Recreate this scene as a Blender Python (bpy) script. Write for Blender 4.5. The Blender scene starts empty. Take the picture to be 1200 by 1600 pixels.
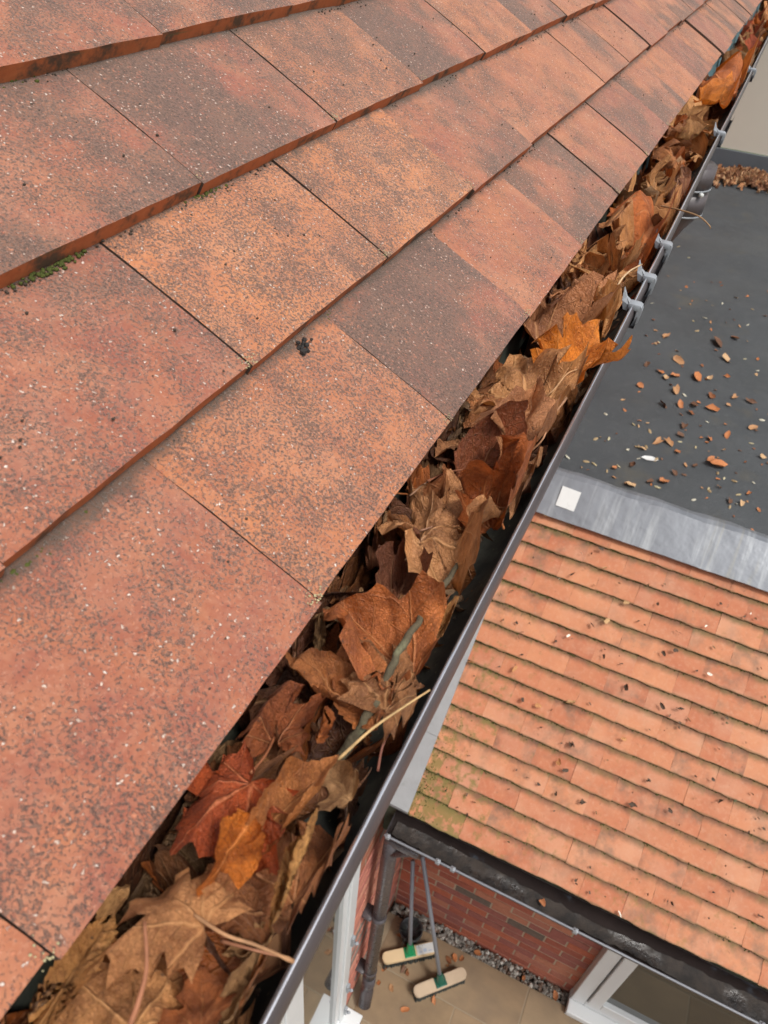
import bpy, bmesh, math, random
import numpy as np
from mathutils import Vector, Matrix, Euler

# ---------------------------------------------------------------- camera, sky, sun, exposure
S = bpy.context.scene
C = S.collection
cam_d = bpy.data.cameras.new('camera')
cam = bpy.data.objects.new('camera', cam_d); C.objects.link(cam); S.camera = cam
cam.location = (0.10844, -0.36425, 0.25727)
cam.rotation_euler = (0.840739, -0.065678, 0.444882)
cam_d.sensor_fit = 'VERTICAL'; cam_d.sensor_height = 32.0; cam_d.lens = 23.113
cam_d.clip_start = 0.02; cam_d.clip_end = 400
cam_d.dof.use_dof = True; cam_d.dof.focus_distance = 0.58; cam_d.dof.aperture_fstop = 17.0

W = bpy.data.worlds.new('World'); S.world = W; W.use_nodes = True
wn = W.node_tree; bg = wn.nodes['Background']
SUN_EL, SUN_AZ = math.radians(62), math.radians(115)      # azimuth clockwise from +Y: light from the open garden side
sky = wn.nodes.new('ShaderNodeTexSky'); sky.sky_type = 'NISHITA'; sky.sun_disc = False
sky.sun_elevation = SUN_EL; sky.sun_rotation = SUN_AZ
sky.dust_density = 4.0; sky.air_density = 1.0; sky.ozone_density = 1.0
hs = wn.nodes.new('ShaderNodeHueSaturation'); hs.inputs['Saturation'].default_value = 0.22
wn.links.new(sky.outputs[0], hs.inputs['Color']); wn.links.new(hs.outputs[0], bg.inputs[0])
bg.inputs[1].default_value = 0.15
sun_d = bpy.data.lights.new('sun', 'SUN'); sun_d.energy = 1.5; sun_d.angle = math.radians(11); sun_d.color = (1, .96, .9)
sun = bpy.data.objects.new('sun', sun_d); C.objects.link(sun)
sd = Vector((math.sin(SUN_AZ)*math.cos(SUN_EL), math.cos(SUN_AZ)*math.cos(SUN_EL), math.sin(SUN_EL)))
sun.rotation_euler = sd.to_track_quat('Z', 'Y').to_euler(); sun.location = (3, 0, 6)
S.view_settings.view_transform = 'Standard'; S.view_settings.look = 'None'
S.view_settings.exposure = 0.50; S.view_settings.gamma = 1; S.view_settings.use_curve_mapping = False
S.cycles.max_bounces = 8

# ---------------------------------------------------------------- helpers
rnd = random.Random(7)
nrs = np.random.RandomState(11)
V = Vector

def link(o, parent=None):
    C.objects.link(o)
    if parent: o.parent = parent
    return o
def tag(o, label=None, cat=None, group=None, kind=None):
    if label: o['label'] = label
    if cat: o['category'] = cat
    if group: o['group'] = group
    if kind: o['kind'] = kind
    return o
def empty(name, loc=(0, 0, 0), **k):
    o = bpy.data.objects.new(name, None); o.location = loc; o.empty_display_size = .05
    return tag(link(o), **k)
def mesh_obj(name, verts, faces, mat, parent=None, smooth=False, mats=None, midx=None):
    me = bpy.data.meshes.new(name); me.from_pydata([tuple(v) for v in verts], [], faces)
    for m in (mats or [mat]): me.materials.append(m)
    if midx is not None: me.polygons.foreach_set('material_index', midx)
    if smooth: me.polygons.foreach_set('use_smooth', [True]*len(me.polygons))
    me.update()
    return link(bpy.data.objects.new(name, me), parent)
def share(name, me, parent, loc, rot=(0, 0, 0), scale=None, color=None):
    o = bpy.data.objects.new(name, me); o.location = loc; o.rotation_euler = rot
    if scale: o.scale = scale
    if color: o.color = color
    return link(o, parent)

class MB:
    def __init__(s): s.v = []; s.f = []; s.m = []
    def add(s, vs, fs, mi=0):
        b = len(s.v); s.v += [tuple(v) for v in vs]; s.f += [tuple(i+b for i in f) for f in fs]; s.m += [mi]*len(fs)
    def box(s, a, b, mi=0, bev=0.0):
        (x0, y0, z0), (x1, y1, z1) = a, b
        if bev <= 0:
            s.add([(x0,y0,z0),(x1,y0,z0),(x1,y1,z0),(x0,y1,z0),(x0,y0,z1),(x1,y0,z1),(x1,y1,z1),(x0,y1,z1)],
                  [(0,3,2,1),(4,5,6,7),(0,1,5,4),(1,2,6,5),(2,3,7,6),(3,0,4,7)], mi); return
        bm = bmesh.new(); bmesh.ops.create_cube(bm, size=1)
        for v in bm.verts: v.co = V(((x0+x1)/2+v.co.x*(x1-x0), (y0+y1)/2+v.co.y*(y1-y0), (z0+z1)/2+v.co.z*(z1-z0)))
        bmesh.ops.bevel(bm, geom=bm.edges[:], offset=bev, segments=2, affect='EDGES', profile=.5)
        s.bm(bm, mi)
    def bm(s, bm, mi=0):
        bm.verts.index_update(); s.add([v.co for v in bm.verts], [[v.index for v in f.verts] for f in bm.faces], mi); bm.free()
    def sweep(s, prof, y0, y1, n=1, mi=0, closed=True, jit=None):
        # profile of (x, z) points swept along Y
        k = len(prof); vs = []; fs = []
        for i in range(n+1):
            y = y0+(y1-y0)*i/n; dx, dz = jit(y) if jit else (0, 0)
            vs += [(x+dx, y, z+dz) for x, z in prof]
        for i in range(n):
            for j in range(k if closed else k-1):
                a = i*k+j; b = i*k+(j+1) % k
                fs.append((a, b, b+k, a+k))
        if closed: fs += [tuple(range(k))[::-1], tuple(n*k+j for j in range(k))]
        s.add(vs, fs, mi)
    def sweepx(s, prof, x0, x1, n=1, mi=0, closed=True):
        k = len(prof); vs = []; fs = []
        for i in range(n+1):
            x = x0+(x1-x0)*i/n; vs += [(x, y, z) for y, z in prof]
        for i in range(n):
            for j in range(k if closed else k-1):
                a = i*k+j; b = i*k+(j+1) % k
                fs.append((a, a+k, b+k, b))
        if closed: fs += [tuple(range(k)), tuple(n*k+j for j in range(k))[::-1]]
        s.add(vs, fs, mi)
    def tube(s, pts, rad, n=8, mi=0, cap=True):
        pts = [V(p) for p in pts]; rr = rad if hasattr(rad, '__len__') else [rad]*len(pts)
        up = V((.13, .31, .94)); vs = []; fs = []
        for i, p in enumerate(pts):
            d = (pts[min(i+1, len(pts)-1)]-pts[max(i-1, 0)]).normalized()
            if abs(d.dot(up)) > .96: up = V((1, .1, .05))
            a = d.cross(up).normalized(); b = d.cross(a)
            for j in range(n):
                t = 2*math.pi*j/n; vs.append(p+(a*math.cos(t)+b*math.sin(t))*rr[i])
        for i in range(len(pts)-1):
            for j in range(n):
                q = i*n+j; r = i*n+(j+1) % n; fs.append((q, q+n, r+n, r))
        if cap: fs += [tuple(range(n)), tuple((len(pts)-1)*n+j for j in range(n))[::-1]]
        s.add(vs, fs, mi)
    def build(s, name, mat, parent=None, smooth=False, mats=None):
        o = mesh_obj(name, s.v, s.f, mat, parent, smooth, mats, s.m if mats else None)
        return o
def autosmooth(o, deg=40):
    me = o.data; me.polygons.foreach_set('use_smooth', [True]*len(me.polygons))
    bm = bmesh.new(); bm.from_mesh(me); bmesh.ops.recalc_face_normals(bm, faces=bm.faces[:])
    for e in bm.edges:
        e.smooth = not (len(e.link_faces) == 2 and e.calc_face_angle(0) > math.radians(deg))
    bm.to_mesh(me); bm.free(); return o
def spline(pts, n=8):
    pts = [V(p) for p in pts]; P = [pts[0]*2-pts[1]]+pts+[pts[-1]*2-pts[-2]]; out = []
    for i in range(1, len(P)-2):
        for k in range(n):
            t = k/n; a, b, c, d = P[i-1:i+3]
            out.append(.5*((2*b)+(c-a)*t+(2*a-5*b+4*c-d)*t*t+(3*b-a-3*c+d)*t**3))
    return out+[pts[-1]]

# ---------------------------------------------------------------- material node kit
class NK:
    def __init__(s, name):
        s.m = bpy.data.materials.new(name); s.m.use_nodes = True; s.t = s.m.node_tree; s.n = s.t.nodes
        s.b = s.n['Principled BSDF']; s.out = s.n['Material Output']
    def put(s, sock, v):
        if isinstance(v, bpy.types.NodeSocket): s.t.links.new(v, sock)
        elif v is not None:
            if hasattr(sock.default_value, '__len__') and not hasattr(v, '__len__'): v = (v, v, v)
            if hasattr(v, '__len__') and len(sock.default_value) == 4 and len(v) == 3: v = (*v, 1)
            sock.default_value = v
    def math(s, op, a, b=None, c=None, clamp=False):
        n = s.n.new('ShaderNodeMath'); n.operation = op; n.use_clamp = clamp
        for i, v in enumerate((a, b, c)):
            if v is not None: s.put(n.inputs[i], v)
        return n.outputs[0]
    def vmath(s, op, a, b=None):
        n = s.n.new('ShaderNodeVectorMath'); n.operation = op; s.put(n.inputs[0], a)
        if b is not None: s.put(n.inputs[1], b)
        return n.outputs[0]
    def coords(s, which='Object', rand=None, scale=None):
        o = s.n.new('ShaderNodeTexCoord').outputs[which]
        if scale: o = s.vmath('MULTIPLY', o, scale)
        if rand:
            r = s.n.new('ShaderNodeObjectInfo').outputs['Random']
            cx = s.n.new('ShaderNodeCombineXYZ'); s.put(cx.inputs[0], s.math('MULTIPLY', r, 17.3*rand)); s.put(cx.inputs[1], s.math('MULTIPLY', r, 71.7*rand)); s.put(cx.inputs[2], s.math('MULTIPLY', r, 39.1*rand))
            o = s.vmath('ADD', o, cx.outputs[0])
        return o
    def noise(s, vec, scale, detail=4, rough=.55, dist=0, col=False):
        n = s.n.new('ShaderNodeTexNoise'); s.put(n.inputs['Vector'], vec); n.inputs['Scale'].default_value = scale
        n.inputs['Detail'].default_value = detail; n.inputs['Roughness'].default_value = rough; n.inputs['Distortion'].default_value = dist
        return n.outputs['Color' if col else 'Fac']
    def voro(s, vec, scale, feature='F1'):
        n = s.n.new('ShaderNodeTexVoronoi'); s.put(n.inputs['Vector'], vec); n.inputs['Scale'].default_value = scale; n.feature = feature
        return n
    def ramp(s, fac, a, b, lo=0., hi=1., smooth=True):
        n = s.n.new('ShaderNodeMapRange'); n.interpolation_type = 'SMOOTHSTEP' if smooth else 'LINEAR'
        s.put(n.inputs[0], fac); n.inputs[1].default_value = a; n.inputs[2].default_value = b; n.inputs[3].default_value = lo; n.inputs[4].default_value = hi
        return n.outputs[0]
    def mix(s, f, a, b, mode='MIX'):
        n = s.n.new('ShaderNodeMix'); n.data_type = 'RGBA'; n.blend_type = mode
        s.put(n.inputs[0], f); s.put(n.inputs[6], a); s.put(n.inputs[7], b); return n.outputs[2]
    def sep(s, v):
        n = s.n.new('ShaderNodeSeparateXYZ'); s.put(n.inputs[0], v); return n.outputs
    def ocol(s):
        n = s.n.new('ShaderNodeObjectInfo'); return n.outputs['Color'], n.outputs['Random']
    def bump(s, h, strength=.5, dist=.001):
        n = s.n.new('ShaderNodeBump'); s.put(n.inputs['Height'], h); n.inputs['Strength'].default_value = strength; n.inputs['Distance'].default_value = dist
        s.put(s.b.inputs['Normal'], n.outputs[0]); return n
    def set(s, col=None, rough=None, spec=None, metal=None):
        s.put(s.b.inputs['Base Color'], col); s.put(s.b.inputs['Roughness'], rough)
        if spec is not None: s.b.inputs['Specular IOR Level'].default_value = spec
        if metal is not None: s.b.inputs['Metallic'].default_value = metal
        return s.m

def m_plain(name, col, rough=.6, var=.25, scale=30, bump=.2, bscale=200, bdist=.0006, spec=.5, metal=0, dirt=None, dirt_at=(.55, .75)):
    k = NK(name); p = k.coords()
    n = k.noise(p, scale, 5); c = k.mix(n, tuple(x*(1-var) for x in col), tuple(min(1, x*(1+var)) for x in col))
    if dirt: c = k.mix(k.ramp(k.noise(p, scale*.6, 6, .65), *dirt_at), c, dirt)
    k.bump(k.noise(p, bscale, 3), bump, bdist)
    return k.set(c, k.ramp(n, 0, 1, rough*.85, min(1, rough*1.15)), spec, metal)

# main roof tile: sanded plain tile.  object colour: R = red..orange, G = dark smudge, B = dark grain
GTX = 0.10109*.993
def m_tile():
    k = NK('sanded_tile'); oc, r = k.ocol(); R, G, B = k.sep(oc); p = k.coords(rand=1.)
    big = k.noise(p, 9, 3); med = k.noise(p, 38, 4, .6); fine = k.noise(p, 260, 3, .6)
    base = k.mix(k.math('ADD', k.math('MULTIPLY', R, .8), k.math('MULTIPLY', k.math('SUBTRACT', med, .45), 1.1), clamp=True), (.235, .072, .046), (.47, .18, .068))
    base = k.mix(k.ramp(fine, .35, .75, 0, .35), base, k.mix(.5, base, (.50, .27, .17)))
    # dusty pale bloom
    base = k.mix(k.ramp(k.noise(p, 21, 4, .6), .42, .75, 0, .28), base, (.42, .235, .145))
    sm = k.math('MULTIPLY', k.ramp(k.math('ADD', k.math('ADD', big, k.math('MULTIPLY', k.math('SUBTRACT', G, .6), .34)), k.math('MULTIPLY', k.math('SUBTRACT', med, .5), .35)), .46, .68), k.math('MULTIPLY', G, 1.15), clamp=True)
    base = k.mix(k.math('MULTIPLY', sm, .64), base, (.105, .074, .056))
    # dark sand grains
    pw = k.vmath('ADD', p, k.vmath('MULTIPLY', k.vmath('SUBTRACT', k.noise(p, 420, 2, col=True), (.5, .5, .5)), (.0035, .0035, .0035)))
    dens = k.math('ADD', k.math('MULTIPLY', B, .13), k.math('MULTIPLY', k.math('SUBTRACT', k.noise(p, 34, 4, .65), .5), .42))
    dens = k.math('ADD', dens, k.math('MULTIPLY', sm, .10))
    sp = k.math('ADD', k.noise(p, 640, 3, .75), dens)
    g1 = k.ramp(sp, .585, .66)
    gv = k.noise(p, 900, 1); dc = k.mix(k.ramp(gv, .35, .65), (.042, .032, .028), (.15, .085, .062))
    base = k.mix(k.math('MULTIPLY', g1, .85), base, dc)
    lp = k.ramp(k.noise(k.vmath('ADD', p, (3.1, 1.7, 9.2)), 560, 3, .75), .56, .68); base = k.mix(k.math('MULTIPLY', lp, .32), base, (.52, .29, .20))
    # rust coloured grains
    v3 = k.voro(pw, 560); c3 = k.sep(v3.outputs['Color'])
    g3 = k.math('MULTIPLY', k.math('LESS_THAN', c3[0], .22), k.ramp(v3.outputs['Distance'], .3, .55, 1, 0))
    base = k.mix(k.math('MULTIPLY', g3, .6), base, k.mix(c3[2], (.30, .085, .05), (.55, .22, .12)))
    # pale grit
    v2 = k.voro(pw, 560); c2 = k.sep(v2.outputs['Color'])
    g2 = k.math('MULTIPLY', k.math('LESS_THAN', c2[0], .07), k.ramp(v2.outputs['Distance'], .16, .42, 1, 0))
    base = k.mix(k.math('MULTIPLY', g2, .85), base, k.mix(c2[1], (.55, .43, .34), (.78, .72, .64)))
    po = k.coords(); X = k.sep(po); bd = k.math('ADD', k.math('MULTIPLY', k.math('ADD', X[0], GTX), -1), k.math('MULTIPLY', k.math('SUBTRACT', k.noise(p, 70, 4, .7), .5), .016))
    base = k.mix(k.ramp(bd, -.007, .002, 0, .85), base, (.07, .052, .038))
    h = k.math('ADD', k.math('MULTIPLY', fine, .5), k.math('ADD', k.math('MULTIPLY', g1, .6), k.math('ADD', g2, k.math('MULTIPLY', g3, .5))))
    k.bump(h, .8, .0008)
    k.b.inputs['Sheen Weight'].default_value = .22; k.b.inputs['Sheen Roughness'].default_value = .5; k.b.inputs['Sheen Tint'].default_value = (1, .88, .8, 1)
    return k.set(base, .86, .35)
def m_tile_edge():
    k = NK('tile_broken_clay'); p = k.coords(rand=1.)
    n = k.noise(p, 120, 5, .65); st = k.noise(k.vmath('MULTIPLY', p, (1, .25, 3)), 90, 4)
    c = k.mix(n, (.33, .085, .03), (.50, .16, .06))
    c = k.mix(k.ramp(k.noise(p, 45, 5, .7), .46, .66), c, (.10, .06, .038))
    c = k.mix(k.ramp(st, .62, .78, 0, .6), c, (.12, .12, .05))
    k.bump(n, .6, .0012); return k.set(c, .9, .3)
# lower roof tile (smooth clay).  object colour: R = hue, G = dark weathering, B = moss
def m_tile_low():
    k = NK('weathered_clay_tile'); oc, r = k.ocol(); R, G, B = k.sep(oc); p = k.coords(rand=1.); po = k.coords()
    n = k.noise(p, 14, 5, .6); f = k.noise(p, 70, 4, .6)
    c = k.mix(k.math('ADD', k.math('MULTIPLY', R, .7), k.math('SUBTRACT', n, .35), clamp=True), (.37, .118, .06), (.51, .225, .115))
    c = k.mix(k.ramp(f, .45, .8, 0, .35), c, (.54, .32, .21)); c = k.mix(k.ramp(k.noise(p, 5, 3), .45, .7, 0, .4), c, (.50, .29, .19))
    c = k.mix(k.math('MULTIPLY', k.math('MULTIPLY', k.ramp(k.noise(p, 11, 4, .65), .42, .78), G), .75, clamp=True), c, (.12, .095, .07))
    c = k.mix(k.math('MULTIPLY', k.ramp(k.noise(p, 60, 3, .6), .66, .76), .55), c, (.08, .055, .04))
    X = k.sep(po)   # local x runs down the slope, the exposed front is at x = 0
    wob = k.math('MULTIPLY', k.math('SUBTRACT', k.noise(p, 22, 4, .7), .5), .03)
    dirt = k.ramp(k.math('ADD', k.math('MULTIPLY', X[0], -1), wob), .060, .090)  # top of the exposed part darkened: mossy dirt plus painted course shadow
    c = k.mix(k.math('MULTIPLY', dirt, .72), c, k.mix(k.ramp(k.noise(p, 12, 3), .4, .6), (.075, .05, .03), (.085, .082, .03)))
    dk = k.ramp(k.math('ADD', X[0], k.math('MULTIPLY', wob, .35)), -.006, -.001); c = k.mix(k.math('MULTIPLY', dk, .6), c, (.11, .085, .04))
    band = k.ramp(X[0], -.04, -.004)
    moss = k.math('MULTIPLY', k.ramp(k.math('ADD', k.noise(p, 25, 5, .7), k.math('MULTIPLY', B, .22)), .62, .80), k.math('ADD', .25, B), clamp=True)
    c = k.mix(k.math('MULTIPLY', moss, .75), c, (.14, .13, .035))
    k.bump(k.math('ADD', f, k.noise(p, 250, 2)), .5, .0008); return k.set(c, .82, .35)
def m_tile_low_edge():
    k = NK('mossy_tile_front'); p = k.coords(rand=1.)
    c = k.mix(k.ramp(k.noise(p, 30, 5, .7), .35, .6), (.09, .055, .03), (.085, .09, .028))
    c = k.mix(k.ramp(k.noise(p, 18, 3), .55, .7), c, (.28, .10, .05)); k.bump(k.noise(p, 200, 3), .6, .001); return k.set(c, .95, .2)

def m_leaf(name, oval=False):
    k = NK(name); oc, r = k.ocol(); uv = k.n.new('ShaderNodeUVMap').outputs[0]
    uvw = k.vmath('SUBTRACT', k.vmath('MULTIPLY', uv, (2.5, 2.5, 0)), (1.25, 1.25, 0))
    warp = k.vmath('MULTIPLY', k.vmath('SUBTRACT', k.noise(uvw, 2.6, 2, col=True), (.5, .5, .5)), (.10, .10, 0))
    q = k.vmath('ADD', uvw, warp); x, y, _ = k.sep(q)
    cx = k.n.new('ShaderNodeCombineXYZ'); k.put(cx.inputs[2], k.math('MULTIPLY', r, 91.)); pr = k.vmath('ADD', uvw, cx.outputs[0])
    if oval:
        s = y; t = k.math('ABSOLUTE', x); sp, sl = .105, .75
    else:
        a = k.math('ARCTAN2', x, y); st = math.radians(44)
        kk = k.math('ROUND', k.math('DIVIDE', a, st)); kk = k.math('MINIMUM', k.math('MAXIMUM', kk, -2), 2)
        da = k.math('SUBTRACT', a, k.math('MULTIPLY', kk, st)); L = k.vmath('LENGTH', q)
        ln = k.n.new('ShaderNodeVectorMath'); ln.operation = 'LENGTH'; k.put(ln.inputs[0], q); L = ln.outputs['Value']
        s = k.math('MULTIPLY', L, k.math('COSINE', da)); t = k.math('ABSOLUTE', k.math('MULTIPLY', L, k.math('SINE', da))); sp, sl = .17, .8
    w = k.math('MAXIMUM', k.math('MULTIPLY', k.math('SUBTRACT', 1.1, s), .021), .005)
    main = k.math('SUBTRACT', 1.2, k.math('DIVIDE', t, w), clamp=True)
    fr = k.math('FRACT', k.math('DIVIDE', k.math('SUBTRACT', s, k.math('MULTIPLY', t, sl)), sp))
    dd = k.math('MULTIPLY', k.math('MINIMUM', fr, k.math('SUBTRACT', 1, fr)), sp)
    sec = k.math('MULTIPLY', k.math('SUBTRACT', 1.1, k.math('DIVIDE', dd, .007), clamp=True), .55)
    net = k.voro(pr, 26, 'DISTANCE_TO_EDGE').outputs['Distance']; nt = k.ramp(net, .0, .09, .3, 0)
    vein = k.math('MAXIMUM', k.math('MAXIMUM', main, sec), nt)
    n1 = k.noise(pr, 2.4, 5, .65); n2 = k.noise(pr, 9, 5, .7); n3 = k.noise(pr, 34, 3, .6)
    c = k.mix(k.ramp(n1, .3, .72, 0, 1), k.mix(1, oc, (.5, .38, .3), 'MULTIPLY'), k.mix(1, oc, (1.55, 1.5, 1.4), 'MULTIPLY'))
    c = k.mix(k.ramp(n2, .48, .7, 0, .72), c, k.mix(1, oc, (.42, .31, .25), 'MULTIPLY'))
    c = k.mix(k.ramp(n3, .35, .7, 0, .35), c, k.mix(1, oc, (1.4, 1.35, 1.25), 'MULTIPLY'))
    c = k.mix(k.ramp(k.noise(pr, 14, 2, .5), .70, .75, 0, .8), c, (.03, .017, .012))
    c = k.mix(k.math('MULTIPLY', k.math('SUBTRACT', 1, k.math('MULTIPLY', t, 2.2), clamp=True), k.math('MULTIPLY', k.ramp(t, .02, .10, 0, 1), .0)), c, c)
    c = k.mix(k.math('MULTIPLY', vein, .75), c, k.mix(.4, k.mix(1, oc, (1.8, 1.7, 1.5), 'MULTIPLY'), (.38, .24, .12)))
    h = k.math('ADD', k.math('MULTIPLY', vein, .8), k.math('ADD', k.math('MULTIPLY', n2, 1.6), k.math('MULTIPLY', n3, .7)))
    k.bump(h, .8, .0024)
    k.set(c, k.ramp(n2, .3, .7, .42, .7), .42)
    tr = k.n.new('ShaderNodeBsdfTranslucent'); k.put(tr.inputs[0], k.mix(1, c, (1.3, .9, .5), 'MULTIPLY')); ms = k.n.new('ShaderNodeMixShader'); ms.inputs[0].default_value = .16
    k.t.links.new(k.b.outputs[0], ms.inputs[1]); k.t.links.new(tr.outputs[0], ms.inputs[2]); k.t.links.new(ms.outputs[0], k.out.inputs[0])
    return k.m
def m_ocol(name, rough=.8, var=.4, scale=60):
    k = NK(name); oc, r = k.ocol(); p = k.coords(rand=1.); n = k.noise(p, scale, 4, .65)
    c = k.mix(k.ramp(n, .3, .7), k.mix(1, oc, (1-var,)*3, 'MULTIPLY'), k.mix(1, oc, (1+var,)*3, 'MULTIPLY')); k.bump(n, .5, .001); return k.set(c, rough, .3)
def m_gutter():
    k = NK('dark_grey_plastic'); p = k.coords(); n = k.noise(p, 40, 5, .6)
    g = k.n.new('ShaderNodeNewGeometry'); nz = k.sep(g.outputs['Normal'])
    c = k.mix(n, (.045, .038, .042), (.075, .066, .070))
    v = k.voro(p, 260); d = k.math('MULTIPLY', k.math('LESS_THAN', k.sep(v.outputs['Color'])[0], .06), k.ramp(v.outputs['Distance'], .1, .35, 1, 0))
    c = k.mix(k.math('MULTIPLY', d, .7), c, (.45, .43, .38)); k.bump(k.noise(p, 300, 3), .12, .0005)
    return k.set(c, k.ramp(n, .3, .7, .24, .42), .5)
def m_lip():  # near-white metal colour puts the sky highlight into the lip crown
    k = NK('lip_sky_highlight'); p = k.coords(); n = k.noise(p, 60, 4, .6); v = k.voro(p, 240); d = k.math('MULTIPLY', k.math('LESS_THAN', k.sep(v.outputs['Color'])[0], .05), k.ramp(v.outputs['Distance'], .1, .32, 1, 0))
    c = k.mix(k.math('MULTIPLY', d, .7), k.mix(n, (.66, .67, .71), (.82, .83, .88)), (.6, .58, .55)); k.bump(k.noise(p, 200, 3), .08, .0005); return k.set(c, .24, .7, .9)
def m_gutter_in():
    k = NK('dusty_gutter_inside'); p = k.coords(); n = k.noise(p, 30, 6, .7)
    c = k.mix(k.ramp(n, .38, .7), (.042, .043, .039), (.105, .106, .085))
    v = k.voro(p, 420); d = k.math('MULTIPLY', k.math('LESS_THAN', k.sep(v.outputs['Color'])[0], .10), k.ramp(v.outputs['Distance'], .1, .4, 1, 0))
    c = k.mix(k.math('MULTIPLY', d, .6), c, (.22, .20, .12)); k.bump(n, .4, .001); return k.set(c, .75, .3)
def m_membrane():
    k = NK('dusty_teal_membrane'); p = k.coords(); X = k.sep(p); n = k.noise(p, 30, 6, .7)
    grime = k.ramp(k.math('SUBTRACT', k.math('ADD', n, .25), k.math('MULTIPLY', X[1], .55)), .12, .5)
    c = k.mix(grime, k.mix(n, (.09, .17, .19), (.14, .25, .275)), k.mix(k.ramp(n, .38, .68), (.030, .034, .028), (.075, .078, .055)))
    k.bump(n, .5, .001); return k.set(c, .7, .3)
def m_brick():
    k = NK('red_brick'); oc, r = k.ocol(); p = k.coords(rand=1.); n = k.noise(p, 40, 5, .65)
    c = k.mix(n, k.mix(1, oc, (.65, .6, .6), 'MULTIPLY'), k.mix(1, oc, (1.3, 1.35, 1.35), 'MULTIPLY')); k.bump(k.noise(p, 130, 4), .6, .002); return k.set(c, .9, .25)
def m_lead():
    k = NK('weathered_lead'); p = k.coords(); n = k.noise(p, 6, 5, .6)
    st = k.noise(k.vmath('MULTIPLY', p, (24, 1.6, 1.6)), 1.3, 4, .65)
    c = k.mix(n, (.105, .115, .13), (.215, .23, .255)); c = k.mix(k.ramp(st, .48, .78, 0, .5), c, (.38, .40, .41)); c = k.mix(k.ramp(k.noise(k.vmath('MULTIPLY', p, (13, 1.2, 1.2)), 1.1, 3), .6, .72, 0, .4), c, (.33, .29, .16))
    k.bump(k.noise(p, 9, 3), .5, .01); return k.set(c, k.ramp(n, .3, .7, .38, .6), .5, .25)
def m_felt():
    k = NK('flat_roof_rubber'); p = k.coords(); n = k.noise(p, 2.2, 6, .65); f = k.noise(p, 30, 5, .7)
    c = k.mix(n, (.030, .034, .038), (.078, .085, .090)); c = k.mix(k.ramp(f, .5, .8, 0, .5), c, (.095, .10, .10)); c = k.mix(k.ramp(k.noise(p, 5, 4), .58, .75, 0, .5), c, (.085, .078, .06))
    k.bump(k.math('ADD', f, k.noise(p, 160, 4, .7)), .7, .004); return k.set(c, k.ramp(k.noise(p, 1.7, 4), .35, .65, .5, .9), .35)
def m_slab():
    k = NK('buff_sandstone'); oc, r = k.ocol(); p = k.coords(rand=1.); n = k.noise(k.vmath('MULTIPLY', p, (1, 2.2, 1)), 4, 6, .6)
    c = k.mix(n, k.mix(1, oc, (.6, .6, .62), 'MULTIPLY'), k.mix(1, oc, (1.25, 1.22, 1.15), 'MULTIPLY')); c = k.mix(k.ramp(k.noise(p, 2.2, 4), .5, .72, 0, .5), c, (.14, .105, .075))
    k.bump(k.noise(p, 40, 4), .5, .003); return k.set(c, .8, .3)
def m_glass():
    k = NK('window_glass'); p = k.coords(); k.bump(k.noise(p, 3, 2), .03, .01)
    k.set((.035, .04, .036), .03, .8); k.b.inputs['IOR'].default_value = 1.6; return k.m
def m_brickwall():
    k = NK('brick_courses'); p = k.coords(); x, y, z = k.sep(p); cx = k.n.new('ShaderNodeCombineXYZ'); k.put(cx.inputs[0], k.math('ADD', x, y)); k.put(cx.inputs[1], z)
    b = k.n.new('ShaderNodeTexBrick'); k.put(b.inputs['Vector'], cx.outputs[0]); b.inputs['Scale'].default_value = 1; b.inputs['Brick Width'].default_value = .225; b.inputs['Row Height'].default_value = .075; b.inputs['Mortar Size'].default_value = .005
    k.put(b.inputs['Color1'], (.29, .085, .05)); k.put(b.inputs['Color2'], (.38, .13, .075)); k.put(b.inputs['Mortar'], (.36, .30, .22)); n = k.noise(p, 40, 4)
    k.bump(k.math('SUBTRACT', k.math('MULTIPLY', n, .4), b.outputs['Fac']), .7, .006); return k.set(k.mix(k.ramp(n, .3, .7, 0, .4), b.outputs['Color'], (.2, .08, .05)), .9, .25)

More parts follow.
